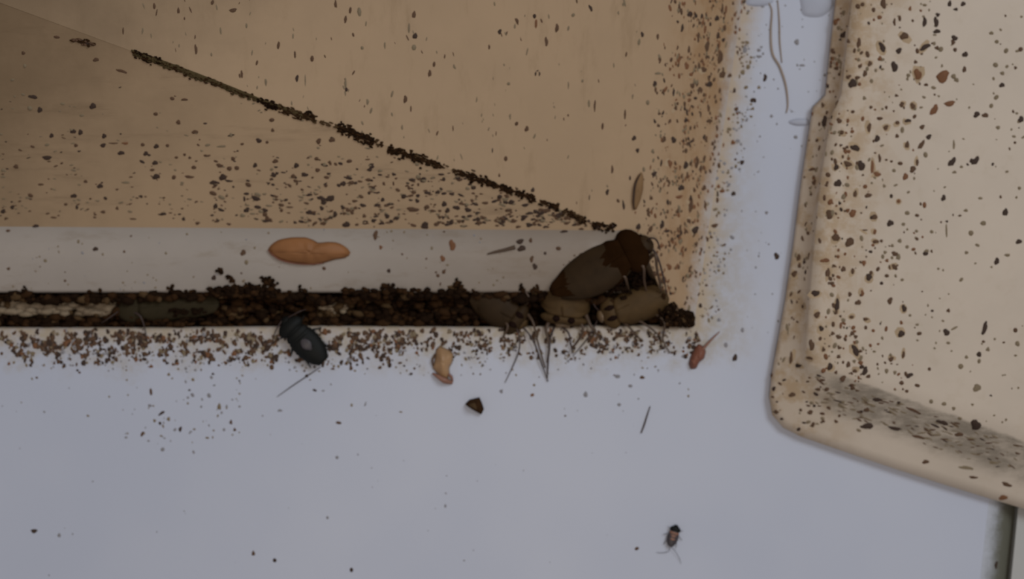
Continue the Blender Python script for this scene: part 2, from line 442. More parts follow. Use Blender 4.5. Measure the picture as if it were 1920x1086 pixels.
# ---------------------------------------------------------------- cream cover with a rounded corner
def cover():
    root = empty('beige_cover', Matrix.Translation(at(1700, 500, 0)), 'cream beige cover with a rounded corner, heavily spotted with droppings, lying on the white surface', 'cover')
    inv = root.matrix_world.inverted()
    # matching outlines, all the same count, going from the top edge down, round the corner and to the right
    foot = [(1600, -300), (1566, 0), (1556, 90), (1547, 178), (1524, 200), (1518, 235), (1502, 340), (1488, 450), (1472, 560), (1456, 650), (1446, 705), (1442, 745), (1448, 778), (1468, 802), (1502, 819), (1580, 846), (1680, 880), (1780, 912), (1865, 938), (1960, 966), (2160, 1030)]
    step = [(1604, -300), (1571, 0), (1561, 90), (1552, 178), (1531, 204), (1524, 240), (1508, 340), (1494, 450), (1479, 560), (1465, 650), (1456, 705), (1453, 742), (1460, 768), (1478, 788), (1508, 801), (1582, 826), (1680, 858), (1780, 889), (1868, 917), (1962, 945), (2165, 1008)]
    mid = [(1626, -300), (1592, 0), (1582, 90), (1572, 178), (1553, 210), (1545, 250), (1530, 340), (1518, 450), (1506, 560), (1496, 650), (1492, 700), (1495, 725), (1503, 741), (1518, 752), (1542, 764), (1602, 782), (1690, 808), (1785, 840), (1870, 868), (1965, 900), (2168, 965)]
    topo = [(1632, -300), (1598, 0), (1588, 90), (1578, 178), (1562, 215), (1554, 255), (1540, 340), (1529, 450), (1520, 560), (1516, 640), (1518, 668), (1524, 682), (1534, 692), (1548, 700), (1570, 707), (1620, 722), (1700, 745), (1790, 774), (1875, 804), (1968, 840), (2170, 910)]
    hz = (.0001, .0030, .0042, .0058)
    inn = [(u + 26, v - (0 if i < 9 else 18)) for i, (u, v) in enumerate(topo)]
    far = [(2200, -300 + i * 8) if i < 14 else (2200, -180 + (i - 13) * 120) for i in range(21)]
    rows = [[at(u, v, z) for u, v in o] for o, z in ((foot, .00005), (foot, .0016), (step, .0024), (mid, .0034))]
    # softly rounded break between the lower step and the flat top
    rows.append([at(u, v, .0052) for i, (u, v) in enumerate([(a[0] * .35 + b[0] * .65, a[1] * .35 + b[1] * .65) for a, b in zip(mid, topo)])])
    rows.append([at(u, v, .0063) for i, (u, v) in enumerate(topo)])
    rows.append([at(u, v, .0065) for i, (u, v) in enumerate(inn)])
    rows.append([at((a[0] * .4 + b[0] * .6), (a[1] * .4 + b[1] * .6), .0065) for i, (a, b) in enumerate(zip(inn, far))])
    rows.append([at(u, v, .0065) for u, v in far])
    vs, fs = strip([[inv @ p for p in r] for r in rows])
    me = fix(mesh('shell', vs, fs))
    if sum(p.normal.z * p.area for p in me.polygons) < 0: me.flip_normals()
    o = link('shell', me, M['cover'], root)
    return root
COVER = cover()
bpy.context.view_layer.update()
BH = bvh_of(HOUSE); BC = bvh_of(COVER); BF = bvh_of(bpy.data.objects['floor']); BE = bvh_of(bpy.data.objects['trim_2'])
def surf(u, v):
    d = ray(u, v).normalized(); best = None
    for k, B in (('house', BH), ('cover', BC), ('floor', BF), ('edge', BE)):
        h = B.ray_cast(CAM, d)
        if h[0] is not None and (best is None or h[3] < best[2]):
            n = h[1]
            if n.z < 0: n = -n
            best = (h[0], n, h[3], k)
    if best is None: return at(u, v, -.004), Vector((0, 0, 1)), 0, 'gap'
    if best[3] == 'floor' and best[1].z < .5: return at(u, v, -.003), Vector((0, 0, 1)), 0, 'gap'
    return best

# ================================================================ animals
def roach(name, label, head, tail, W, z, mats, wings=True, ant=None, tilt=0.0, roll=0.0, legs=None, group=None, H=None, legspan=1.0, stripes=True, pron=.16, legm='leg', zt=None, wtip=0, patch=0):
    """head/tail: pixels of the two body ends; W width in px; z height of the belly; ant: world polylines; legs: dict index -> world polyline"""
    zt = z if zt is None else zt
    a, b = at(*head, z), at(*tail, zt)
    L = (a - b).length; W = W * S; H = H or W * .42
    X = (a - b).normalized(); Y = Vector((0, 0, 1)).cross(X).normalized(); Z = X.cross(Y)
    rot = Matrix((X, Y, Z)).transposed().to_4x4() @ Matrix.Rotation(roll, 4, 'X')
    mat = Matrix.Translation((a + b) / 2) @ rot
    root = empty(name, mat, label, 'cockroach' if 'roach' in name else 'insect', group)
    inv = mat.inverted()
    # abdomen and thorax with shallow segment rings
    secs = []
    ns = 22
    for i in range(ns + 1):
        t = i / ns; x = -.5 * L + t * .9 * L
        wv = W * .5 * math.sin(math.pi * min(1, .06 + t * .94)) ** .55 * (.97 if wings else 1)
        seg = 1 - .05 * (math.sin(t * 11 * math.pi) ** 2 if not wings else .4)
        secs.append((x, wv * seg, H * .62 * (wv / (W * .5)) ** .5 * seg, H * .35 * (wv / (W * .5)) ** .5, H * .45))
    vs, fs = ring_loft(secs); link('abdomen', fix(mesh('abdomen', vs, fs)), M[mats['body']], root)
    # pronotum shield
    px, prx, pry = .30 * L, pron * L, W * .47
    rows = []; n = 20
    for k in range(7):
        r = k / 6; rows.append([Vector((px + prx * r * math.cos(t) * (1 if math.cos(t) > 0 else .8), pry * r * math.sin(t), H * (1.08 - .42 * r ** 2.2))) for t in [j / n * 2 * math.pi for j in range(n)]])
    vs, fs = strip(rows, True)
    base = len(vs); rows2 = [Vector((p.x, p.y, p.z - H * .12)) for p in rows[-1]]; vs += rows2
    fs += [((6 * n + j), (6 * n + (j + 1) % n), base + (j + 1) % n, base + j) for j in range(n)]
    pro = link('pronotum', fix(mesh('pronotum', vs, fs)), M[mats['pron']], root)
    if stripes:
        for s in (-1, 1):
            vs, fs = ring_loft([(px - prx * .5 + prx * 1.1 * q, W * .075 * math.sin(math.pi * (.08 + .84 * q)), H * .05, H * .05, H * (1.075 - .20 * (2 * q - 1) ** 2)) for q in [i / 8 for i in range(9)]], 10)
            vs = [Vector((v.x, v.y + s * W * .15, v.z)) for v in vs]
            link('stripe', fix(mesh('stripe', vs, fs)), M['stripe'], pro)
    # head
    hd = []
    for i in range(9):
        q = i / 8; w_ = W * .21 * math.sin(math.pi * (.04 + .92 * q)) ** .6
        hd.append((.38 * L + .14 * L * q, w_, H * .34 * (w_ / (W * .21)), H * .34 * (w_ / (W * .21)), H * (.55 - .2 * q)))
    vs, fs = ring_loft(hd, 14); he = link('head', fix(mesh('head', vs, fs)), M[mats['head']], root)
    for s in (-1, 1):
        vs, fs = ring_loft([(.45 * L + W * .07 * (q - .5), W * .06 * math.sin(math.pi * (.06 + .88 * q)), W * .06 * math.sin(math.pi * (.06 + .88 * q)), W * .06 * math.sin(math.pi * (.06 + .88 * q)), H * .55) for q in [i / 6 for i in range(7)]], 8)
        link('eye', fix(mesh('eye', [Vector((v.x, v.y + s * W * .17, v.z)) for v in vs], fs)), M['stripe'], he)
    # wings: two long overlapping leathery covers
    if wings:
        for s in (-1, 1):
            rows = []; nx, ny = 16, 8
            for i in range(nx + 1):
                t = i / nx; x = .24 * L - t * .80 * L
                outer = W * .50 * (min(1, .62 + t * 1.9)) * (1 - max(0, t - .45) ** 2 * 2.6) ** .5 if t < 1.0 else W * .1
                outer = max(outer * (1 - .55 * wtip * t ** 1.6), W * .06); innr = -W * .10 * math.sin(math.pi * min(1, t + .1))
                row = []
                for j in range(ny + 1):
                    y = innr + (outer - innr) * j / ny
                    zz = H * (1.06 - .62 * (abs(y) / (W * .5)) ** 2.2) - t * H * .16 + (.02 * H if s > 0 else 0)
                    zz += H * .012 * math.sin(j * 2.3 + t * 2)
                    row.append(Vector((x, s * y, zz)))
                rows.append(row)
            vs, fs = strip(rows); me = fix(mesh('wing', vs, fs))
            if sum(p.normal.z for p in me.polygons) < 0: me.flip_normals()
            o = link('wing', me, M[mats['wing']], root); md = o.modifiers.new('t', 'SOLIDIFY'); md.thickness = W * .015; md.offset = -1
    else:
        for i in range(3):
            x0 = .14 * L - i * .14 * L
            sec = [(x0 - .055 * L + .11 * L * q, W * .44 * (1 - .25 * abs(q - .5)), H * .10 + H * .02 * math.sin(math.pi * q), H * .02, H * .96) for q in [k / 4 for k in range(5)]]
            vs, fs = ring_loft(sec, 14)
            vs = [Vector((v.x, v.y, v.z - H * .42 * (abs(v.y) / (W * .5)) ** 2)) for v in vs]
            link('back_plate', fix(mesh('back_plate', vs, fs)), M[mats['wing']], root)
    if patch:
        vs, fs = ring_loft([(-.22 * L + .26 * L * q, W * .17 * math.sin(math.pi * (.06 + .88 * q)), H * .05, H * .05, H * (1.08 - .10 * (2 * q - 1) ** 2)) for q in [i / 8 for i in range(9)]], 12)
        link('grey_patch', fix(mesh('grey_patch', vs, fs)), M['grey'], root)
    # legs
    lw = W * .040
    for k, (x0, ax) in enumerate(((.20, 50), (.05, 95), (-.10, 138))):
        for s in (-1, 1):
            idx = k * 2 + (0 if s > 0 else 1)
            if legs and idx in legs:
                if legs[idx] is None: continue
                P = [inv @ p for p in legs[idx]]
                vs, fs = tube(P, [lw * 1.3] + [lw * (1 - .75 * i / len(P)) for i in range(1, len(P))])
            else:
                r0 = Vector((x0 * L, s * W * .16, H * .25)); dr = Vector((math.cos(math.radians(ax)), s * math.sin(math.radians(ax)), 0))
                ln = W * (.62 + .18 * k) * legspan
                kn = r0 + dr * ln * .8 + Vector((0, 0, H * .25)); dr2 = Vector((math.cos(math.radians(ax + 28)), s * math.sin(math.radians(ax + 28)), 0))
                an = kn + dr2 * ln * .75 + Vector((0, 0, -H * .30)); ft = an + dr2 * ln * .4 + Vector((ln * .08, 0, -H * .08))
                P = [r0, r0.lerp(kn, .5) + Vector((0, 0, H * .06)), kn, kn.lerp(an, .5), an, ft]
                pr = [tube(P, [lw * 1.5, lw * 1.7, lw * 1.0, lw * .8, lw * .55, lw * .35])]
                for q in (.25, .5, .75):
                    c = kn.lerp(an, q); pr.append(tube([c, c + (dr2 + Vector((.5, s * .8, 0))).normalized() * lw * 3], [lw * .25, lw * .08], 4, False))
                vs, fs = merge(*pr)
            link('leg', fix(mesh('leg', vs, fs)), M[legm], root)
    # antennae
    for s in (0, 1):
        if ant and s < len(ant):
            if ant[s] is None: continue
            P = [inv @ p for p in ant[s]]
        else:
            sg = 1 - 2 * s
            P = [Vector((.50 * L, sg * W * .10, H * .5)), Vector((.62 * L, sg * W * .35, H * .7)), Vector((.75 * L, sg * W * .75, H * .4)), Vector((.80 * L, sg * W * 1.25, H * .3))]
        vs, fs = tube(P, [W * .022] + [W * .018] * (len(P) - 2) + [W * .008], 6)
        link('antenna', fix(mesh('antenna', vs, fs)), M['legd'], root)
    return root
def px(*pts): return [at(*p) for p in pts]

TAN = dict(body='shell', pron='shell', head='shell_mid', wing='shell')
roach('cockroach', 'large dark brown winged cockroach propped diagonally in the corner of the housing', (1222, 458), (1050, 550), 94, .0024,
      dict(body='shell_mid', pron='shell_dark', head='shell_mid', wing='shell_dark'), stripes=False, zt=.0002, roll=-.30, wtip=1,
      legs={0: None, 1: px((1212, 490, .003), (1228, 478, .006), (1232, 505, .005), (1240, 548, .002)), 3: px((1190, 500, .003), (1206, 500, .006), (1208, 528, .003), (1216, 560, .0)), 2: None,
            5: px((1160, 515, .003), (1172, 520, .005), (1178, 545, .001), (1180, 560, 0)), 4: None},
      ant=[px((1216, 460, .004), (1232, 480, .005), (1244, 520, .004), (1250, 552, .002)), px((1212, 452, .004), (1222, 446, .006), (1232, 452, .005), (1238, 470, .003))])
roach('cockroach', 'tan cockroach nearest the corner tip, pale head poking over the crevice rim', (1122, 594), (1244, 556), 66, -.0012, dict(body='shell', pron='shell', head='pale', wing='shell'), zt=-.0008,
      legs={0: px((1160, 600, -.001), (1178, 612, .001), (1196, 632, .0008), (1206, 640, .0003)), 1: None,
            2: px((1190, 596, 0), (1212, 610, .0012), (1230, 624, .0008), (1240, 634, .0003)), 4: px((1225, 585, 0), (1246, 606, .0014), (1243, 636, .0008), (1256, 662, .0003)), 3: None, 5: None},
      ant=[px((1120, 600, -.0005), (1112, 618, .001), (1098, 640, .0008), (1074, 668, .0003)), px((1128, 588, -.001), (1116, 575, .001), (1108, 560, .001))])
roach('cockroach', 'tan cockroach between its two neighbours in the crevice, pale oval shield upward', (1054, 612), (1066, 530), 94, -.0020, dict(body='shell', pron='shell', head='pale', wing='shell'), zt=-.0015,
      legs={0: px((1080, 600, 0), (1092, 612, .001), (1090, 630, .0008), (1072, 655, .0003)), 1: px((1032, 600, 0), (1024, 618, .001), (1030, 650, .0008), (1026, 680, .0003)), 2: px((1098, 590, 0), (1108, 612, .001), (1116, 622, .0008), (1104, 640, .0003)), 3: None, 4: None, 5: None},
      ant=[px((1052, 612, 0), (1066, 625, .001), (1070, 645, .0008), (1074, 664, .0003)), px((1040, 612, 0), (1031, 640, .001), (1027, 690, .0006), (1026, 715, .0003))])
roach('cockroach', 'brown cockroach behind the two paler ones, head bent over the crevice rim', (985, 612), (895, 548), 72, -.0020, dict(body='shell_mid', pron='shell_mid', head='shell', wing='shell_mid'), zt=-.0022,
      legs={0: px((990, 590, 0), (1000, 606, .001), (1008, 640, .0008), (1022, 690, .0003)), 1: px((945, 600, 0), (952, 612, .001), (946, 628, .0008), (938, 640, .0003)), 2: px((985, 570, 0), (992, 560, .001), (984, 545, .001), (978, 538, .001)), 3: None, 4: None, 5: None},
      ant=[px((966, 610, 0), (974, 634, .001), (971, 665, .0006), (947, 718, .0003)), px((980, 612, 0), (1000, 640, .001), (1016, 685, .0006), (1028, 716, .0003))])
roach('cockroach', 'flattened olive grey cockroach wedged under the lip beside pale grit', (215, 584), (402, 570), 50, -.0018, dict(body='olive', pron='olive', head='db', wing='olive'), stripes=False, legm='legd',
      legs={0: None, 2: None, 4: None, 1: px((250, 585, 0), (262, 592, .001), (270, 610, .0008), (276, 640, .0003)), 3: None}, ant=[px((222, 584, 0), (205, 596, .001), (190, 606, .0008)), None])
roach('cockroach_nymph', 'blackish wingless cockroach nymph straddling the crevice rim', (532, 598), (608, 678), 56, .0004, dict(body='black', pron='black', head='black', wing='black'), wings=False, stripes=False, legm='black', patch=1, zt=.0004, legspan=.40,
      ant=[px((528, 602, .002), (516, 622, .003), (512, 640, .002)), px((540, 596, .002), (560, 585, .003), (575, 580, .002))])
roach('cockroach_nymph', 'tiny pinkish brown cockroach nymph alone on the clear white surface', (1268, 985), (1256, 1024), 22, .0002, dict(body='grey', pron='black', head='black', wing='redp'), wings=False, stripes=False, legm='g', legspan=.5,
      ant=[px((1256, 1024, .0006), (1254, 1034, .0006), (1240, 1037, .0003), (1230, 1036, .0002)), px((1258, 1026, .0006), (1266, 1034, .0006), (1274, 1048, .0004), (1277, 1058, .0002))])

# ================================================================ shed shells, flakes and crumbs
def sheet_thing(name, label, cat, outline, z, dome, mat, thick=.00012, seg=(), group=None, tiltx=0.0, kids=()):
    """a curled shell: outline in pixels resting at z, domed in the middle, with a real thickness"""
    c = [sum(p[0] for p in outline) / len(outline), sum(p[1] for p in outline) / len(outline)]
    root_p, nrm = surf(*c)[:2]
    root = empty(name, Matrix.Translation(root_p), label, cat, group)
    O = lerp_poly([(u, v, 0) for u, v in outline] + [(outline[0][0], outline[0][1], 0)], 41)[:-1]
    def P(u, v, h):
        p = surf(u, v)[0]; return p + nrm * (z + h) - root_p
    rows = []
    for k in range(7):
        f = (k / 6)
        row = []
        for i, o in enumerate(O):
            u = c[0] + (o.x - c[0]) * max(f, .02); v = c[1] + (o.y - c[1]) * max(f, .02)
            h = dome * (1 - f ** 2.4) * (1 + .12 * math.sin(u * .35) + .10 * noise.noise(Vector((u * .06, v * .06, 3)))) + .00005
            row.append(P(u, v, h))
        rows.append(row)
    vs, fs = strip(rows, True)
    me = fix(mesh('shell', vs, fs))
    if sum(p.normal.z * p.area for p in me.polygons) < 0: me.flip_normals()
    o = link('shell', me, M[mat], root); s = o.modifiers.new('t', 'SOLIDIFY'); s.thickness = thick; s.offset = 0
    for (kn, kout, km) in kids:
        vs, fs = tube([surf(u, v)[0] + nrm * (z + h) - root_p for u, v, h in kout[0]], kout[1], 7)
        link(kn, fix(mesh(kn, vs, fs)), M[km], root)
    return root
sheet_thing('shed_wing', 'large orange brown shed wing case lying flat on the greyed lip', 'shed insect shell',
    [(503, 468), (509, 458), (524, 449), (548, 445), (572, 445), (586, 449), (597, 456), (612, 454), (628, 454), (641, 458), (652, 466), (659, 476), (648, 483), (628, 486), (606, 493), (586, 497), (566, 494), (540, 491), (520, 485), (507, 477)], .0002, .0013, 'orange',
    kids=[('vein', ([(510, 468, .0009), (560, 470, .0014), (610, 473, .0013), (654, 476, .0004)], [.00008, .00012, .0001, .00006]), 'orange'), ('margin', ([(503, 468, .0003), (524, 486, .0003), (566, 495, .0003), (606, 493, .0003)], [.0001, .00014, .00012, .00008]), 'red')])
sheet_thing('shed_skin', 'pale orange shed insect skin with a red foot, below the crevice', 'shed insect shell',
    [(818, 655), (824, 649), (832, 652), (842, 657), (850, 663), (848, 680), (842, 690), (843, 702), (838, 712), (826, 708), (818, 698), (811, 690), (815, 676)], .0001, .0016, 'orangep',
    kids=[('foot', ([(811, 700, .0003), (822, 706, .0008), (834, 713, .0008), (848, 718, .0002)], [.00015, .0004, .0006, .0003]), 'redp'),
          ('leg', ([(838, 700, .0004), (846, 706, .0006), (849, 716, .0001)], [.0002, .0003, .0001]), 'redp'),
          ('leg', ([(816, 664, .0004), (811, 676, .0005), (813, 690, .0001)], [.0002, .0002, .0001]), 'b')])
sheet_thing('leg_fragment', 'reddish brown insect leg fragment with a thin spine, beyond the corner tip of the housing', 'insect fragment',
    [(1303, 652), (1310, 645), (1320, 651), (1323, 660), (1320, 672), (1310, 680), (1305, 691), (1295, 692), (1291, 682), (1295, 668)], .0001, .0014, 'red',
    kids=[('spine', ([(1316, 656, .0006), (1328, 642, .0008), (1340, 630, .0006), (1349, 622, .0002)], [.0003, .00022, .00016, .00008]), 'redp'),
          ('joint', ([(1296, 675, .0009), (1300, 680, .0011), (1298, 688, .0008)], [.0003, .0004, .0002]), 'red')])
sheet_thing('shed_flake', 'narrow amber flake standing upright on the yellowed upper panel near its curved border', 'shed insect shell',
    [(1196, 328), (1203, 322), (1206, 334), (1205, 356), (1200, 376), (1193, 392), (1187, 394), (1185, 380), (1188, 356), (1190, 340)], .0001, .0004, 'amb',
    kids=[('rim', ([(1188, 392, .0003), (1187, 372, .0004), (1190, 346, .0004), (1200, 326, .0002)], [.0001, .0002, .0002, .0001]), 'k')])
def crumb():
    root = empty('crumb', Matrix.Translation(at(890, 760, 0)), 'dark brown angular crumb alone on the white surface below the pale shed skin', 'crumb')
    o1 = [(872, 758), (880, 750), (898, 746), (903, 756), (908, 768), (903, 777), (893, 772), (880, 765)]
    rows = []
    for z, f in ((.0001, .96), (.0007, 1.0), (.0013, .82), (.0017, .45), (.0018, .05)):
        rows.append([at(890 + (u - 890) * f + R.uniform(-.8, .8), 760 + (v - 760) * f + R.uniform(-.8, .8), z) - at(890, 760, 0) for u, v in o1])
    vs, fs = strip(rows, True); fs.append(tuple(range(len(o1)))[::-1])
    link('body', fix(mesh('crumb', vs, fs, smooth=False)), M['db'], root)
    rows = []
    for z, f in ((.0015, .5), (.0021, .3), (.0022, .04)):
        rows.append([at(887 + (u - 890) * f, 761 + (v - 760) * f, z) - at(890, 760, 0) for u, v in o1])
    vs, fs = strip(rows, True); link('pale_face', fix(mesh('pale_face', vs, fs, smooth=False)), M['dt'], root)
crumb()
def strand(name, label, cat, P, rad, mat, h=.0002, group=None):
    Q = []
    for p in P:
        s = surf(p[0], p[1]); Q.append(s[0] + s[1] * (p[2] if len(p) > 2 else h))
    o0 = Q[0].copy(); vs, fs = tube([q - o0 for q in Q], rad, 6)
    o = link(name, fix(mesh(name, vs, fs)), M[mat]); o.location = o0
    return tag(o, label, cat, group)
strand('bristle', 'single straight dark bristle lying alone on the open white surface', 'bristle', [(1202, 812), (1208, 796), (1213, 780), (1219, 762)], [.00012, .00016, .00014, .00008], 'legd')
strand('bristle', 'short dark leg bit tipped by a clot, lying on the greyed lip', 'bristle', [(914, 476), (930, 472), (948, 468), (966, 463)], [.00012, .00025, .0003, .0004], 'leg')
strand('hair', 'darker curved tan hair between the housing and the rounded-corner cover', 'hair', [(1440, 4), (1447, 20), (1445, 60), (1448, 100), (1462, 126), (1473, 160), (1477, 195), (1474, 212)], [.00008, .00015, .0002, .00022, .00022, .0002, .00015, .0001], 'hair')
strand('hair', 'fainter straight pale hair lying beside the darker curved one', 'hair', [(1458, 0), (1461, 40), (1462, 80), (1466, 118)], [.00008, .00014, .00014, .00008], 'hair')
strand('hair', 'very thin faint hair slanting down from the blackish nymph', 'hair', [(602, 688), (578, 704), (548, 724), (520, 744)], [.00006, .0001, .0001, .00005], 'legd')
def blob(name, label, cat, u, v, rx, ry, h, mat):
    s = surf(u, v); rows = []
    for k in range(7):
        f = k / 6
        rows.append([Vector((rx * S * f * math.cos(t) * (1 + .15 * math.sin(3 * t + u)), ry * S * f * math.sin(t) * (1 + .1 * math.cos(2 * t)), h * (1 - f ** 2) ** .5 - .00002)) for t in [j / 20 * 2 * math.pi for j in range(20)]])
    vs, fs = strip(rows, True); me = fix(mesh(name, vs, fs))
    if sum(p.normal.z for p in me.polygons) < 0: me.flip_normals()
    o = link(name, me, M[mat]); o.location = s[0]; return tag(o, label, cat)
blob('glue_and_shade_blob', 'bluish grey painted shadow blob touching the upper left edge of the rounded-corner cover', 'glue drop', 1528, 8, 32, 28, .0006, 'glue')  # a shadow modelled as a raised grey blob
blob('glue_and_shade_blob', 'flat bluish grey glue drop at the notch in the rounded-corner cover', 'glue drop', 1500, 229, 20, 8, .0005, 'glue')
blob('glue_and_shade_blob', 'grey glue drop at the root of the curved tan hair', 'glue drop', 1422, 0, 26, 14, .0005, 'glue')

# ================================================================ droppings
# x, y, w, h, angle (ccw), colour in the pixels of a magnified view; each view: left, top, scale
T = []
def put(u0, v0, k, s):
    for e in s.split(';'):
        e = e.strip()
        if not e: continue
        q = e.split(','); x, y, w_, h_ = map(float, q[:4])
        ang = float(q[4]) if len(q) > 5 else 0.0
        T.append((u0 + x * k, v0 + y * k, w_ * k, h_ * k, ang, q[-1].strip()))
put(1440, 0, .4602, """310,142,38,36,k;370,175,22,50,b;465,192,28,55,35,k;533,207,30,30,k;515,272,36,50,k;345,340,40,50,k;395,300,25,30,b;415,260,25,25,b;325,315,18,22,b;375,270,20,20,b;290,303,16,18,b;555,147,40,40,b;515,90,14,40,b;638,90,24,45,k;685,90,26,50,k;688,128,34,24,k;640,192,55,28,25,k;760,155,34,26,k;803,222,28,30,k;762,203,20,22,b;800,283,18,36,b;610,303,42,52,r;712,312,62,62,r;740,422,55,28,r;677,448,35,55,-25,r;590,432,28,30,b;545,427,25,25,b;470,15,30,50,20,b;430,40,20,25,b;385,18,22,22,b;740,15,18,36,k;795,16,28,22,k;765,38,24,16,k;910,135,24,18,o;932,170,22,20,o;970,207,26,24,o;927,265,26,26,o;953,347,26,26,k;930,397,28,22,o;850,467,36,28,20,k;885,470,34,24,-20,b;1030,487,30,34,k;937,520,22,20,o;455,483,32,18,b;527,500,20,24,b;570,492,32,20,k;597,475,22,20,b;628,518,26,24,b;655,558,28,26,k;625,590,20,60,-30,b;567,590,20,40,b;547,530,18,35,o;480,520,26,26,b;412,520,22,45,b;445,565,30,32,k;232,495,30,65,k;260,478,18,18,k;290,492,28,26,b;300,540,24,24,b;280,420,26,18,b;200,572,20,18,b;355,603,50,30,-30,k;322,600,18,16,b;325,668,45,26,-35,b;380,675,40,48,k;278,682,28,28,k;425,680,18,60,r;455,645,16,40,b;445,710,40,22,r;285,747,36,40,k;238,755,18,16,b;355,790,18,40,b;407,797,30,26,b;180,690,40,16,b;250,875,36,45,b;345,870,36,36,r;432,885,34,28,b;497,910,34,30,k;532,820,20,22,r;560,720,30,32,r;590,690,36,30,30,b;608,662,16,36,b;750,660,30,52,-30,k;845,655,30,50,-30,k;828,655,20,20,k;788,680,18,14,o;757,590,12,50,o;715,807,24,32,k;865,808,24,14,o;806,858,22,16,o;967,865,26,42,k;877,910,30,24,o;827,950,26,28,o;727,940,12,60,o;1022,985,36,22,k;975,1040,30,16,o;932,1065,26,36,k;645,1025,30,20,o;605,942,18,16,o;667,945,24,14,o;275,965,35,35,b;335,985,40,40,b;210,980,14,26,b;440,985,30,20,b;395,938,26,10,b;435,945,20,24,r;125,1050,20,40,b""")
put(1380, 380, .405, """435,55,40,45,b;540,50,36,40,r;635,68,34,30,k;715,95,36,34,k;465,165,36,40,b;525,185,55,45,b;645,180,28,24,b;388,178,18,28,b;412,268,50,26,r;425,325,26,55,b;497,308,26,36,b;540,318,22,34,b;592,280,24,34,r;615,345,34,44,35,k;625,325,20,26,b;657,308,22,28,b;735,237,40,26,b;733,297,34,28,b;270,330,34,36,b;368,420,50,34,20,k;310,482,24,28,b;375,520,36,36,b;468,475,28,75,k;527,425,22,30,b;585,420,20,40,r;565,463,34,32,b;713,455,30,40,b;778,490,30,40,k;765,608,44,36,k;395,583,30,30,k;390,630,20,24,b;475,622,36,24,b;553,685,36,70,35,k;350,660,34,60,b;405,680,20,30,b;520,750,22,40,b;435,760,34,40,k;405,778,30,26,r;495,815,34,36,b;550,780,28,22,b;597,780,32,50,-30,k;255,720,20,70,b;285,755,70,20,k;718,725,32,28,b;775,705,20,40,b;697,780,22,30,o;640,690,20,14,o;765,835,22,26,b;340,720,40,20,b;400,822,36,14,b;380,865,30,20,b;420,865,26,26,b;165,800,16,22,b;175,862,26,26,k;170,900,20,14,b;187,970,28,26,b;290,1050,22,24,k;260,890,40,26,b;610,1035,60,40,k;655,912,50,22,k;605,960,30,30,b;495,925,22,22,o;485,570,18,36,r;600,540,34,20,b;535,530,30,20,b;188,248,32,38,k;695,585,20,30,r""")
put(1400, 600, .4475, """837,52,36,34,k;870,35,40,12,25,o;997,35,26,70,-20,k;683,233,36,24,25,k;650,265,22,20,b;715,275,24,22,b;773,342,22,22,o;827,352,26,20,o;897,195,28,28,o;965,285,46,36,o;960,440,56,56,k;545,335,40,20,k;620,455,70,22,-15,k;720,490,60,20,-15,b;820,430,60,26,-20,k;890,480,40,26,b;750,595,40,20,b;920,620,80,18,-10,o;700,380,80,18,-25,b;1090,690,60,20,-15,b;1075,745,50,26,r;950,660,50,14,b;1045,1027,22,40,k""")
put(1180, 0, .405, """280,65,34,34,k;335,75,22,28,k;405,85,32,36,k;375,112,18,24,k;245,130,20,45,-15,k;440,130,24,44,b;320,165,24,40,b;410,165,26,40,k;435,185,28,26,k;360,215,32,60,b;420,265,44,70,b;275,230,18,55,b;228,270,22,60,r;265,305,30,40,r;345,322,40,30,b;285,345,28,24,r;430,345,40,50,b;465,350,30,26,b;370,390,40,36,k;118,388,26,30,k;133,340,40,16,o;140,265,16,45,20,o;205,430,16,40,k;255,482,20,34,b;215,500,22,30,b;305,455,26,22,k;325,415,34,30,b;345,440,20,26,b;365,500,24,50,b;400,470,20,30,b;418,420,18,36,b;290,528,22,26,k;262,557,22,28,k;330,530,14,40,b;188,560,18,26,b;85,475,22,30,o;300,590,22,44,b;370,560,40,24,b;405,590,18,28,b;287,655,24,22,k;345,635,24,40,k;205,648,34,36,k;160,645,30,40,b;22,640,26,28,k;38,697,20,28,k;385,665,24,30,b;405,630,22,26,r;480,660,26,28,r;115,805,32,28,k;148,755,14,38,k;188,755,30,36,r;262,765,34,40,k;315,745,24,50,b;347,735,20,40,b;330,780,20,40,b;268,812,18,40,b;240,870,36,36,k;345,870,30,34,b;300,880,18,36,b;230,912,46,20,r;285,950,28,90,b;202,852,20,22,o;190,940,14,30,b;222,980,26,22,b;350,950,22,40,b;275,1022,26,26,b;152,1040,26,50,k;175,1070,40,16,k;42,1050,26,40,k;305,1065,44,44,k;430,885,26,26,r;482,897,24,30,k;520,753,20,26,k;630,355,20,30,k;580,465,22,26,k;572,503,18,18,o;495,505,26,24,b;535,230,26,44,g;600,262,34,18,g;550,310,22,34,o;525,335,26,30,o;540,405,24,22,o;600,405,20,20,o;658,538,18,20,g;770,635,22,24,g;635,985,20,20,g;775,195,28,36,g;800,303,36,14,g;60,160,20,30,k;45,195,16,40,o;130,170,16,34,o;97,915,10,40,b;480,15,18,24,b;230,40,20,50,b;460,550,16,20,r;398,970,26,20,o;395,1045,40,24,b;430,40,18,60,b;490,150,30,24,r""")
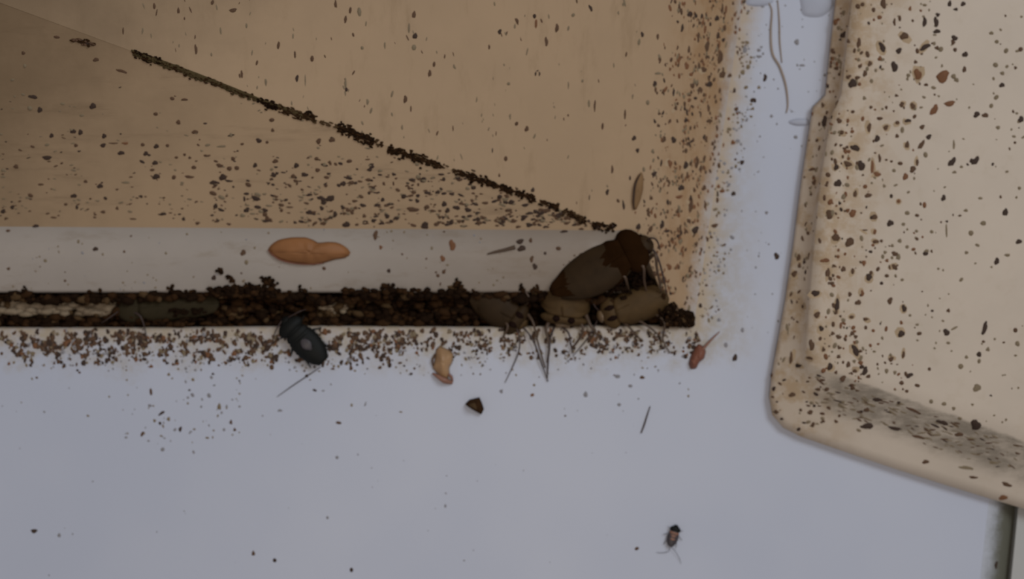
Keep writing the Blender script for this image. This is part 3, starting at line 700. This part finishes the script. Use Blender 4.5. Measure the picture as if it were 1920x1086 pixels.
put(600, 0, .405, """140,48,18,32,b;182,55,22,55,o;118,90,14,50,b;435,68,20,44,b;412,130,14,55,o;440,167,26,36,k;195,222,18,20,o;300,210,10,40,o;435,220,22,40,o;528,298,16,32,b;508,340,18,44,b;118,385,14,60,o;122,415,18,24,k;395,460,24,40,b;380,590,12,30,o;832,147,22,28,k;912,98,18,40,20,b;993,75,20,26,k;1000,110,18,44,r;1097,130,24,44,b;1048,193,20,50,b;1253,38,18,38,20,k;783,218,12,28,b;1172,70,20,22,o;998,342,10,28,k;1016,342,10,26,k;1007,328,16,8,k;873,388,20,18,o;880,540,12,34,o;910,573,20,24,b;957,597,24,32,b;798,697,8,28,k;860,735,20,32,b;985,880,20,30,k;830,812,12,22,b;1150,395,8,44,o;1215,375,16,16,o;1245,480,14,44,o;1272,490,12,66,b;1308,585,14,40,b;1412,530,12,60,b;1563,170,18,40,b;1353,785,14,50,b;1330,890,20,34,k;1435,825,12,28,k;1405,950,12,66,10,k;1380,930,18,22,b;1247,915,8,28,k""")
LL = """748,30,16,36,b;865,52,16,36,b;1030,12,18,30,b;1130,50,44,24,b;1195,125,12,30,o;1070,150,12,40,o;597,150,10,44,b;1350,220,20,40,b;950,240,18,55,b;1430,265,14,40,b;1513,285,22,36,b;1440,380,20,40,k;1172,360,14,50,b;1480,390,8,70,o;410,205,80,26,-8,k;360,198,40,16,b;590,345,60,20,-20,b;465,290,36,24,b;113,257,22,22,b;275,180,36,18,b;160,470,50,26,-15,k;193,533,32,32,k;145,525,30,30,o;450,515,40,36,k;60,388,26,16,o;120,320,20,26,o;250,658,26,28,k;355,638,34,28,k;390,642,30,32,k;505,660,30,28,k;368,705,24,22,b;500,705,34,26,k;550,695,60,10,b;607,695,40,16,r;758,710,32,28,k;692,702,24,22,b;812,706,22,20,b;587,742,38,28,k;707,745,30,28,k;752,790,32,30,k;228,765,56,28,-10,k;78,808,30,28,b;757,857,48,34,k;843,860,30,24,b;918,858,60,18,b;485,903,34,30,k;198,895,38,14,b;415,880,24,20,b;610,885,50,16,o;148,948,32,26,b;358,950,36,28,k;373,1005,20,26,k;260,1055,34,14,b;60,1005,26,26,k;15,1025,34,26,20,k;568,1010,18,24,b;500,1028,30,20,b;645,1062,50,10,b;790,1038,44,20,k;890,1062,20,26,k;865,593,26,30,b;755,553,28,22,b;835,478,34,18,b;895,483,40,16,b;945,640,36,26,b;1120,655,20,26,o;1255,682,36,28,k;1295,690,20,18,b;1322,632,20,24,b;1318,582,30,26,b;1545,685,30,36,b;1610,678,34,34,b;1130,770,26,26,b;1237,802,26,30,k;1065,803,44,24,b;1148,815,34,24,b;1335,782,36,26,b;1437,803,34,30,k;1328,848,30,30,k;1423,855,28,28,b;1478,847,44,24,k;1535,770,26,24,b;1540,825,30,26,b;940,812,30,24,b;998,755,28,16,b;1035,885,44,28,k;1080,860,40,46,k;1110,878,50,14,k;1195,940,34,18,k;1240,962,56,30,-35,k;1185,965,14,36,k;1195,1020,30,34,k;1285,1020,36,26,k;1045,1000,24,38,k;1072,1018,44,18,-15,k;1500,945,40,18,k;1555,960,44,26,-20,k;1605,962,40,38,k;1570,985,36,22,k;1500,1030,40,30,-20,k;1560,1010,26,28,k;1625,1040,26,38,k;1440,890,14,24,b;1580,900,22,24,b;1465,920,18,18,b;1365,1020,22,22,b;1405,1005,38,14,b;1075,710,50,14,o;895,750,18,18,b;920,765,18,18,b"""
put(0, 0, .3867, LL)
put(600, 0, .405, """107,850,32,30,k;25,855,18,24,k;47,755,18,26,b;240,772,30,24,k;55,645,32,26,k;45,920,54,34,k;15,925,30,30,k;105,960,24,26,k;68,993,22,34,-20,k;122,1040,42,36,k;190,910,28,22,b;205,1000,22,24,b;265,950,44,18,k;290,925,20,30,k;325,945,40,18,k;310,1000,30,32,k;355,1010,34,24,30,k;330,1025,24,22,k;250,1020,30,18,k;285,1035,34,18,k;295,850,14,26,b;340,850,12,24,b;360,880,26,22,b;412,870,18,26,b;455,855,14,22,b;450,930,26,24,k;430,970,76,28,b;545,890,26,26,k;575,945,28,36,25,k;590,975,28,32,k;632,962,40,28,-20,k;685,972,42,26,k;485,1050,44,28,-20,k;645,1025,28,22,b;665,1048,46,12,k;745,1012,58,14,b;765,940,38,18,b;885,938,42,22,k;950,950,42,20,k;970,988,48,18,k;940,1012,28,28,k;1050,975,46,24,b;970,1040,46,20,k;1095,1010,24,22,b;1210,1060,32,14,b;1130,1072,46,16,k;895,1025,48,18,b;820,1045,22,14,b;600,885,38,12,o;705,930,18,18,b""")
# on the lip and the open white surface
put(0, 0, 1.0, """179,467,12,11,k;67,424,16,8,k;456,474,13,14,b;462,492,9,12,o;147,453,7,8,o;85,489,8,8,o;704,441,11,22,b;714,464,8,10,r;848,460,16,24,r;830,485,12,14,r;729,508,9,10,k;821,517,9,8,b;832,510,10,9,b;797,420,14,12,k;650,421,15,14,k;975,453,18,12,k;978,466,20,14,k;995,451,8,12,b;997,486,9,16,b;1003,500,12,14,k;1022,475,7,8,k;1047,466,12,10,b;1088,481,10,18,-10,k;1085,500,9,14,o;1120,426,18,12,k;1148,425,14,12,k;401,521,10,14,k;64,996,15,10,-15,k;111,1004,8,10,g;475,1038,8,12,b;515,1051,10,9,k;635,793,12,8,b;632,858,9,7,g;659,1069,9,10,k;685,758,4,12,-20,g;614,971,6,8,g;835,949,5,9,g;1194,1029,9,9,b;1138,692,2,2,g;267,814,7,14,-30,b;300,794,8,7,k;303,775,16,7,30,k;316,786,8,10,o;338,805,8,12,k;328,806,7,8,g;305,843,8,12,g;363,848,6,8,g;433,792,7,11,b;440,806,7,8,b;283,735,8,14,b;281,761,10,7,g;361,741,9,9,g;392,742,10,10,g;411,763,9,16,o;420,806,6,8,g;525,770,12,6,g;379,749,5,6,g;1158,706,12,10,g;1204,708,12,8,b;1182,724,10,8,g;1098,740,10,14,g;998,741,8,9,r;940,734,8,10,g;1161,759,9,8,g;1307,617,2,2,g;1378,671,10,20,-10,k;1361,647,8,14,g;1392,619,8,12,g;1293,634,9,8,g;1348,600,9,9,g;1434,148,9,12,k;1410,188,9,11,k;1281,668,8,8,g;1392,304,9,10,k;590,732,10,6,k;606,733,8,4,g;658,690,8,14,b;640,680,9,12,k;575,705,8,8,k;556,676,9,9,k;682,655,12,10,30,k;690,672,10,6,-30,k;624,692,10,5,b""")
def base_mesh(i):
    r = random.Random(100 + i); n = 12; vs = []; fs = []
    lob = [r.uniform(0, 6.28) for _ in range(3)]
    def rad(t): return 1 + .16 * math.sin(2 * t + lob[0]) + .13 * math.sin(3 * t + lob[1]) + .07 * math.sin(5 * t + lob[2])
    lv = ((1.0, -.04), (.97, .12), (.72, .26), (.38, .34))
    for f, z in lv:
        for j in range(n):
            t = j / n * 2 * math.pi; q = rad(t) * f; vs.append((.5 * q * math.cos(t), .5 * q * math.sin(t), z))
    for i_ in range(3):
        for j in range(n):
            k = (j + 1) % n; fs.append((i_ * n + j, i_ * n + k, (i_ + 1) * n + k, (i_ + 1) * n + j))
    vs.append((0, 0, .37)); c = len(vs) - 1
    for j in range(n): fs.append((3 * n + j, 3 * n + (j + 1) % n, c))
    fs.append(tuple(range(n))[::-1])
    return vs, fs
BASES = [base_mesh(i) for i in range(6)]
PM = {}
for ck in 'kbrog':
    for i, (vs, fs) in enumerate(BASES):
        me = mesh('dropping', vs, fs); me.materials.append(M[ck]); PM[ck, i] = me
def frame(n, ang):
    x = Vector((1, 0, 0)); x = (x - n * x.dot(n)).normalized(); y = n.cross(x)
    m = Matrix((x, y, n)).transposed().to_4x4(); return m @ Matrix.Rotation(math.radians(ang), 4, 'Z')
SPECK = {}
def add_speck(region, u, v, w_, h_, ang, ck, flat=.22):
    SPECK.setdefault(region, []).append((u, v, w_, h_, ang, ck, flat))
def region_of(u, v, k):
    if k == 'cover': return 'cover'
    if k == 'edge': return 'edge'
    if k == 'gap': return 'gap'
    if k == 'floor': return 'floor' if v > 612 and u < 1500 else 'channel'
    if v > 424 + .006 * u and u < 1170: return 'lip'
    if u >= 1196: return 'border'
    return 'upper' if (v < 97 + (u - 250) * .3711) else 'front'
WORDS = {'k': 'dark', 'b': 'brown', 'r': 'rust-coloured', 'o': 'pale olive', 'g': 'faint grey'}
PLACE = {'cover': 'the rounded-corner cover', 'edge': 'the dark rolled edge strip', 'floor': 'the white surface below the crevice', 'channel': 'the white channel beside the cover', 'lip': 'the greyed lip', 'border': "the housing's curved border", 'upper': 'the upper panel above the seam', 'front': 'the front panel below the seam'}
MARKS = {'cover': [(1745, 143, 60, 'by the twin rust rings'), (1530, 215, 70, 'near the notch'), (1490, 745, 90, 'near the rounded corner')],
         'front': [(160, 80, 120, 'near the faint seam end'), (1050, 400, 130, 'near the narrow end'), (580, 470, 0, '')], 'border': [(1215, 340, 60, 'by the amber flake')], 'upper': [(1196, 360, 90, 'by the amber flake')],
         'lip': [(580, 470, 130, 'near the orange wing case'), (1130, 490, 170, 'near the largest cockroach')], 'floor': [(828, 685, 70, 'by the pale shed skin'), (570, 640, 140, 'below the black nymph'), (1262, 1003, 130, 'near the tiny nymph'), (1305, 670, 110, 'by the reddish leg fragment')], 'channel': []}
def zone(u, v, reg):
    for a, b, rad_, t in MARKS.get(reg, []):
        if math.hypot(u - a, v - b) < rad_: return t
    if reg == 'cover':
        if v > 700 + (u - 1570) * .345: return 'on the scuffed lower flank'
        if u < 1655 - v * .11: return 'in the stained margin'
        return 'on the cleaner flat face'
    if reg == 'front': return 'close above the lip' if v > 370 else ('high up' if v < 230 else 'midway up')
    if reg == 'upper': return 'far from the seam' if v < 97 + (u - 250) * .3711 - 120 else 'close to the seam'
    if reg == 'floor': return 'in the speckled band' if v < 720 else 'on the clean part'
    return 'in its upper half' if v < 300 else 'in its lower half'
ORD = ['', 'topmost', 'second', 'third', 'fourth', 'fifth', 'sixth', 'seventh', 'eighth', 'ninth', 'tenth', 'eleventh', 'twelfth', 'thirteenth', 'fourteenth', 'fifteenth', 'sixteenth', 'seventeenth', 'eighteenth', 'nineteenth', 'twentieth']
T.sort(key=lambda e: -(e[2] * e[3] * {'k': 1.6, 'b': 1.2, 'r': 1.1, 'o': .6, 'g': .5}[e[5]]))
N_IND = 290
BYL = {}
for i, (u, v, w_, h_, ang, ck) in enumerate(T):
    s = surf(u, v); reg = region_of(u, v, s[3])
    if reg == 'gap': continue
    if i < N_IND:
        w2, h2 = w_ * .80 * S, h_ * .80 * S
        o = bpy.data.objects.new('dropping', PM[ck, R.randrange(6)]); C.objects.link(o)
        mt = Matrix.Translation(s[0]) @ frame(s[1], ang); o.matrix_world = mt @ Matrix.Diagonal((w2, h2, min(w2, h2) * .45, 1))
        shape = 'roundish' if .7 < w_ / h_ < 1.43 else ('drawn-out' if .5 < w_ / h_ < 2 else 'streaky')
        size = 'big' if w_ * h_ > 200 else ('small' if w_ * h_ < 85 else 'middling')
        BYL.setdefault((size, shape, ck, reg, zone(u, v, reg)), []).append((v, u, o))
for (size, shape, ck, reg, zn), L in BYL.items():
    L.sort(key=lambda e: (e[0], e[1])); n = len(L)
    for i, (v, u, o) in enumerate(L):
        base = f"{size} {shape} {WORDS[ck]} dropping on {PLACE[reg]}"
        if len(base.split()) + len(zn.split()) <= 13: base += ', ' + zn
        else: base = f"{size} {WORDS[ck]} {shape} dropping {zn}"
        if n > 1: base += ', ' + ('topmost' if i == 0 else 'lowest' if i == n - 1 else f"{ORD[i + 1]} down")
        tag(o, base, 'dropping', f"droppings on {PLACE[reg]}")
for i, (u, v, w_, h_, ang, ck) in enumerate(T[N_IND:]):
    s = surf(u, v); reg = region_of(u, v, s[3])
    if reg != 'gap': add_speck(reg, u, v, w_ * .85, h_ * .85, ang, ck)

for (u, v, w_, h_, ang, ck) in list(T):
    if ck in 'kbr' and R.random() < .5 and u < 1740 and v < 700:
        s = surf(u, v); reg = region_of(u, v, s[3])
        if reg in ('cover', 'border'): add_speck(reg, u + R.uniform(-3, 3), v + R.uniform(-3, 3), w_ * R.uniform(1.05, 1.45), h_ * R.uniform(1.05, 1.45), ang + R.uniform(-30, 30), 'h', .02)
# countless fine specks
def pick(wt):
    x = R.random() * sum(wt.values())
    for k, q in wt.items():
        x -= q
        if x <= 0: return k
    return k
def cl(u, v, f=.03, seed=0): return noise.noise(Vector((u * f, v * f, seed)))
def scatter(n, fu, wt, size, stretch=(1, 1), ang=0, thr=-.05, f=.03, seed=0, keep=None):
    c = 0; tries = 0
    while c < n and tries < n * 30:
        tries += 1; u, v = fu()
        if cl(u, v, f, seed) + R.uniform(-.25, .25) < thr: continue
        s = surf(u, v); reg = region_of(u, v, s[3])
        if reg == 'gap' or (keep and reg not in keep): continue
        a = R.uniform(*size); a *= R.uniform(.7, 1.15)
        add_speck(reg, u, v, a * stretch[0] * R.uniform(.7, 1.3), a * stretch[1] * R.uniform(.7, 1.3), ang + R.uniform(-25, 25), pick(wt)); c += 1
def exp_v(v0, m, mx): return v0 + min(mx, R.expovariate(1 / m))
wb = {'k': .38, 'b': .44, 'r': .06, 'o': .12, 'g': .03}
scatter(1500, lambda: (R.uniform(0, 780), 616 + R.triangular(0, 75, 22)), wb, (3, 9), (1, 1.2), 0, .0, .05, 1, ('floor',))
scatter(700, lambda: (R.uniform(760, 1310), 616 + R.triangular(0, 62, 12)), wb, (3, 8), (1, 1.2), 0, .02, .05, 2, ('floor',))
scatter(260, lambda: (R.uniform(0, 1300), exp_v(660, 26, 120)), {'b': .15, 'o': .4, 'g': .5, 'k': .06}, (2.5, 6), (1, 1), 0, .0, .02, 3, ('floor',))
scatter(60, lambda: (R.uniform(230, 460), R.uniform(700, 830)), {'o': .4, 'g': .5, 'k': .08}, (2.5, 6), (1, 1), 0, .05, .03, 4, ('floor',))
scatter(40, lambda: (R.uniform(0, 1400), R.uniform(760, 1086)), {'g': 1}, (1.5, 3.5), (1, 1), 0, -1, .03, 4, ('floor',))
def edge_u(v, a, b):
    e = 1396 - (v / 612) * 95; return e + R.triangular(a, b, (a + b) * .5)
scatter(850, lambda: (lambda v: (edge_u(v, -150, 20), v))(R.uniform(0, 600)), {'k': .15, 'b': .45, 'r': .30, 'o': .2}, (3, 8), (.8, 1.5), 0, -.05, .04, 5, ('border', 'upper', 'channel'))
scatter(170, lambda: (lambda v: (edge_u(v, -10, 55), v))(R.uniform(0, 650)), {'b': .2, 'o': .5, 'g': .4, 'r': .08}, (2.5, 7), (1, 1), 0, 0, .03, 6, ('channel',))
scatter(60, lambda: (R.uniform(1390, 1560), R.uniform(0, 640)), {'g': 1}, (2, 5), (1, 1), 0, 0, .02, 7, ('channel', 'floor'))
scatter(120, lambda: (R.uniform(250, 1200), R.uniform(0, 420)), {'o': .8, 'b': .3}, (2, 6), (.7, 2.2), 0, .0, .02, 8, ('upper',))
scatter(500, lambda: (R.triangular(350, 1180, 1050), R.triangular(280, 427, 415)), {'k': .4, 'b': .5, 'o': .3}, (3, 8), (1.5, .9), 0, .0, .03, 9, ('front',))
scatter(330, lambda: (R.uniform(0, 900), R.triangular(150, 427, 400)), {'k': .2, 'b': .4, 'o': .5}, (2.5, 6), (1.6, .8), 0, .0, .02, 10, ('front',))
scatter(110, lambda: (R.uniform(0, 1100), R.uniform(430, 545)), {'o': .4, 'g': .15, 'b': .25}, (2, 6), (1, 1), 0, -.05, .02, 11, ('lip',))
scatter(330, lambda: (R.triangular(1500, 1760, 1560), R.uniform(0, 740)), {'k': .1, 'b': .45, 'r': .30, 'o': .35}, (3, 9), (1, 1.1), 0, .0, .02, 12, ('cover',))
scatter(160, lambda: (R.uniform(1650, 1920), R.uniform(0, 800)), {'o': .8, 'b': .2, 'k': .08}, (3, 9), (1, 1), 0, .0, .015, 13, ('cover',))
def flank():
    u = R.uniform(1530, 1920); f = R.random(); return u, 715 + (u - 1570) * .345 + f * 62
scatter(170, flank, {'k': .2, 'b': .4, 'o': .7}, (3, 7), (2.6, .6), -16, -.05, .03, 14, ('cover',))
scatter(80, lambda: (lambda v: (1572 - (v / 700) * 120 + R.uniform(2, 30), v))(R.uniform(0, 700)), {'b': .6, 'o': .5, 'k': .1}, (3, 8), (.8, 1.5), 0, 0, .03, 15, ('cover',))
scatter(50, lambda: (R.uniform(1450, 1620), R.uniform(700, 810)), {'b': .6, 'o': .5, 'k': .2}, (3, 9), (1.2, .8), -15, 0, .03, 16, ('cover',))
STUFF = {'cover': 'fine droppings freckling the rounded-corner beige cover', 'edge': 'fine specks on the dark rolled edge strip', 'floor': 'fine mixed specks thickly scattered on the white surface below the crevice', 'channel': 'fine specks on the white channel between housing and cover', 'lip': 'sparse fine specks on the greyed lip', 'border': 'fine rust and brown specks crowding the curved border of the housing', 'upper': 'faint drawn-out specks on the yellowed upper panel', 'front': 'fine dark specks peppering the grimy front panel below the seam'}
CK = 'kbrogh'
M['h'] = M['halo']
for reg, L in SPECK.items():
    vs, fs, mi = [], [], []
    for (u, v, w_, h_, ang, ck, flat) in L:
        s = surf(u, v); m = Matrix.Translation(s[0]) @ frame(s[1], ang); n = 8; o = len(vs); ph = R.uniform(0, 6); am = R.uniform(.05, .28); k2 = R.choice((2, 3))
        ht = min(w_, h_) * S * flat
        for f, z in ((1, -.1), (.7, .75)):
            for j in range(n):
                t = j / n * 2 * math.pi; q = f * (1 + am * math.sin(k2 * t + ph))
                vs.append(m @ Vector((.5 * w_ * S * q * math.cos(t), .5 * h_ * S * q * math.sin(t), ht * z)))
        vs.append(m @ Vector((0, 0, ht)))
        for j in range(n):
            k = (j + 1) % n; fs.append((o + j, o + k, o + n + k, o + n + j)); fs.append((o + n + j, o + n + k, o + 2 * n)); mi += [CK.index(ck)] * 2
    o = link('fine_specks', mesh('fine_specks', vs, fs, mi), [M[c] for c in CK]); tag(o, STUFF.get(reg, 'fine specks'), 'specks', kind='stuff')

# ================================================================ grime: packed in the crevice and along the seam
ICO = None
def ico():
    global ICO
    bm = bmesh.new(); bmesh.ops.create_icosphere(bm, subdivisions=1, radius=1)
    ICO = ([v.co.copy() for v in bm.verts], [tuple(v.index for v in f.verts) for f in bm.faces]); bm.free()
ico()
class Lumps:
    def __init__(s): s.v, s.f, s.m = [], [], []
    def add(s, p, rx, ry, rz, ang, mi):
        c, q = math.cos(ang), math.sin(ang); o = len(s.v); k = R.uniform(0, 99)
        for a in ICO[0]:
            g = 1 + .5 * noise.noise(Vector((a.x * 1.7 + k, a.y * 1.7, a.z * 1.7)))
            x, y, z = a.x * rx * g, a.y * ry * g, a.z * rz * g
            s.v.append(Vector((p.x + x * c - y * q, p.y + x * q + y * c, p.z + z)))
        s.f += [tuple(i + o for i in f) for f in ICO[1]]; s.m += [mi] * len(ICO[1])
    def build(s, name, label):
        o = link(name, mesh(name, s.v, s.f, s.m, smooth=True), [M['dk'], M['db'], M['dt'], M['b'], M['ol'], M['lt']]); return tag(o, label, 'dirt', kind='stuff')
TOP = [(0, 551), (40, 546), (60, 550), (110, 554), (140, 549), (150, 556), (175, 551), (260, 549), (320, 545), (390, 548), (400, 534), (440, 536), (480, 538), (490, 528), (505, 520), (518, 540), (530, 552), (560, 543), (580, 542), (590, 553), (620, 554), (660, 549), (685, 545), (725, 540), (745, 547), (800, 541), (850, 536), (880, 540), (930, 548), (990, 548), (1010, 543), (1060, 548), (1110, 552), (1240, 555), (1300, 590)]
def topv(u):
    for a, b in zip(TOP, TOP[1:]):
        if u <= b[0]: return a[1] + (b[1] - a[1]) * (u - a[0]) / (b[0] - a[0])
    return 590
L_ = Lumps()
for i in range(2600):
    u = R.uniform(-20, 1290); t = topv(u); f = R.random(); v = t + 3 + f * (609 - t)
    if u < 215:
        if .28 < f < .66 and R.random() < .86: continue
        if .30 < f < .66: mi = 2
        else: mi = R.choices((0, 1, 2), (.6, .3, .1))[0]
    elif 590 < u < 660 and .25 < f < .7: mi = 2
    elif u < 520: mi = R.choices((0, 1, 2), (.5, .42, .08))[0]
    else: mi = R.choices((0, 1, 2), (.6, .36, .04))[0]
    if 895 < u < 1240 and f > .25 and R.random() < .75: continue
    if 215 < u < 400 and f > .25 and R.random() < .6: continue
    r = R.uniform(4, 10) * S
    z = -.0012 - R.random() * .0030
    if f < .2: z = -.0002 + R.uniform(-.0006, .0012)
    if f > .93: z = min(z, -.0002)
    L_.add(at(u, v, z), r * R.uniform(.8, 1.8), r * R.uniform(.7, 1.1), r, R.uniform(-.4, .4), mi)
for i in range(110):     # pale dry deposit where the crevice is half empty
    L_.add(at(R.uniform(-20, 205), R.uniform(566, 590), R.uniform(-.0020, -.0012)), R.uniform(10, 22) * S, R.uniform(5, 8) * S, R.uniform(2, 4) * S, R.uniform(-.1, .1), 5)
for i in range(14): L_.add(at(R.uniform(600, 650), R.uniform(570, 588), R.uniform(-.0016, -.0008)), R.uniform(6, 12) * S, R.uniform(3, 6) * S, R.uniform(2, 4) * S, 0, 5)
for (u, v, su, sv, n) in ((1150, 542, 14, 5, 40), (1190, 522, 14, 10, 60), (1222, 545, 10, 8, 40), (1118, 545, 12, 4, 24), (1158, 540, 10, 4, 50)):
    for i in range(n): L_.add(at(R.gauss(u, su), R.gauss(v, sv), R.uniform(-.001, .0012) + (.0018 if u == 1158 else 0)), R.uniform(4, 8) * S, R.uniform(3, 6) * S, R.uniform(3, 5) * S, R.uniform(0, 3), 0)
for i in range(170):     # thick ridge of dirt heaped over the lip's edge
    u = R.choice((R.uniform(392, 515), R.uniform(392, 515), R.uniform(645, 875)))
    v = R.uniform(538, 556) if u < 520 else R.uniform(543, 556)
    L_.add(at(u, v, R.uniform(.0008, .0022)), R.uniform(5, 10) * S, R.uniform(4, 6) * S, R.uniform(3, 6) * S, R.uniform(-.5, .5), R.choice((0, 0, 1)))
for i in range(60): L_.add(at(R.uniform(225, 400), R.uniform(588, 610), R.uniform(-.002, .0)), R.uniform(6, 12) * S, R.uniform(3, 6) * S, R.uniform(3, 6) * S, R.uniform(-.3, .3), R.choice((0, 0, 1)))
for i in range(26): L_.add(at(R.uniform(320, 385), R.uniform(580, 590), R.uniform(.0004, .001)), R.uniform(5, 9) * S, R.uniform(3, 4) * S, R.uniform(3, 5) * S, R.uniform(-.3, .3), 0)
# clots climbing onto the lip and the heap in the corner tip
for (u, v, su, sv, n) in ((48, 546, 7, 4, 10), (130, 552, 10, 5, 12), (170, 548, 5, 4, 6), (320, 542, 5, 6, 8), (362, 549, 10, 3, 8), (413, 512, 6, 6, 9), (432, 522, 6, 6, 9), (500, 527, 11, 10, 24), (574, 546, 8, 7, 16), (725, 538, 9, 5, 12), (858, 534, 7, 8, 14), (865, 545, 14, 6, 20), (978, 545, 5, 9, 10), (1008, 545, 9, 5, 12), (1038, 543, 8, 4, 8), (300, 552, 60, 4, 40), (455, 545, 55, 8, 90), (700, 550, 60, 5, 70)):
    for i in range(n):
        a, b = R.gauss(u, su * .6), R.gauss(v, sv * .6); s = surf(a, b)[0]
        L_.add(Vector((s.x, s.y, max(s.z, -.001) + .0002)), R.uniform(2.5, 5.5) * S, R.uniform(2.5, 4.5) * S, R.uniform(2, 4) * S, R.uniform(0, 3), R.choices((0, 1), (.6, .4))[0])
for i in range(330):
    f = R.random() ** .8; u = 1236 + f * 64; tp = 556 + f * 40 if f > .25 else 546 + f * 60; v = R.uniform(tp, 611)
    L_.add(at(u, v, R.uniform(-.001, .0022 - f * .0014)), R.uniform(3, 7) * S, R.uniform(3, 6) * S, R.uniform(3, 6) * S, R.uniform(0, 3), R.choices((0, 1, 2), (.75, .2, .05))[0])
for i in range(150):      # dark litter behind the three tan cockroaches
    L_.add(at(R.uniform(880, 1250), R.uniform(548, 610), R.uniform(-.006, -.0035)), R.uniform(6, 12) * S, R.uniform(4, 8) * S, R.uniform(3, 6) * S, R.uniform(0, 3), 0)
L_.build('crevice_dirt', 'dark brown clotted dirt packed along the crevice under the lip')
G = Lumps()
SEAM = [((135, 72), (178, 82), 4, 26, (3, 1)), ((250, 97), (480, 184), 3.6, 260, (4, 1)), ((250, 97), (300, 115), 4.5, 60, (0, 0)), ((480, 184), (520, 199), 5.5, 60, (0, 0)), ((520, 200), (592, 222), 4.5, 90, (1, 2)), ((572, 211), (588, 218), 5, 22, (0, 1)), ((633, 236), (700, 263), 6.5, 150, (0, 1)), ((730, 277), (826, 310), 6.0, 150, (0, 1)), ((855, 320), (1003, 371), 5.0, 210, (0, 1)), ((1012, 376), (1050, 389), 4.5, 45, (0, 1)), ((1055, 393), (1100, 412), 4.5, 55, (1, 2)), ((1066, 400), (1098, 411), 4, 30, (0, 1)), ((1112, 417), (1152, 430), 5, 46, (0, 1)), ((600, 226), (632, 236), 3, 14, (2, 2)), ((700, 263), (855, 320), 3.5, 60, (1, 2))]
for a, b, wd, n, cs in SEAM:
    for i in range(n):
        f = R.random(); u = a[0] + (b[0] - a[0]) * f; v = a[1] + (b[1] - a[1]) * f
        g = R.gauss(0, wd * .75); u += -.35 * g; v += .93 * g + 2; s = surf(u, v)
        G.add(s[0] + s[1] * .0001, R.uniform(2, 5.5) * S, R.uniform(1.4, 2.8) * S, R.uniform(1.2, 2.4) * S, -.355, cs[0] if R.random() < .6 else cs[1])
for a, b, wd in (((246, 93), (490, 186), 11), ((480, 182), (594, 225), 9), ((632, 234), (706, 266), 8), ((728, 277), (830, 311), 9), ((855, 319), (1005, 372), 6)):
    n = 26; o = len(G.v); ln = math.hypot(b[0] - a[0], b[1] - a[1]); tx, ty = (b[0] - a[0]) / ln, (b[1] - a[1]) / ln
    for i in range(n + 1):
        f = i / n; hw = wd * .5 * math.sin(math.pi * (.04 + .92 * f)) ** .4 * (1 + .25 * noise.noise(Vector((f * 9, a[0], 0))))
        for q in (-1, -.4, .4, 1):
            u = a[0] + (b[0] - a[0]) * f - ty * hw * q; v = a[1] + (b[1] - a[1]) * f + tx * hw * q + 1.5
            s = surf(u, v); G.v.append(s[0] + s[1] * (.00022 if abs(q) < .9 else -.0001))
    for i in range(n):
        for q in range(3): k = o + i * 4 + q; G.f.append((k, k + 1, k + 5, k + 4)); G.m.append(1 if a[0] > 600 or f > 2 else 4)
G.build('seam_grime', 'broken line of dark brown grime filling the diagonal seam of the housing')
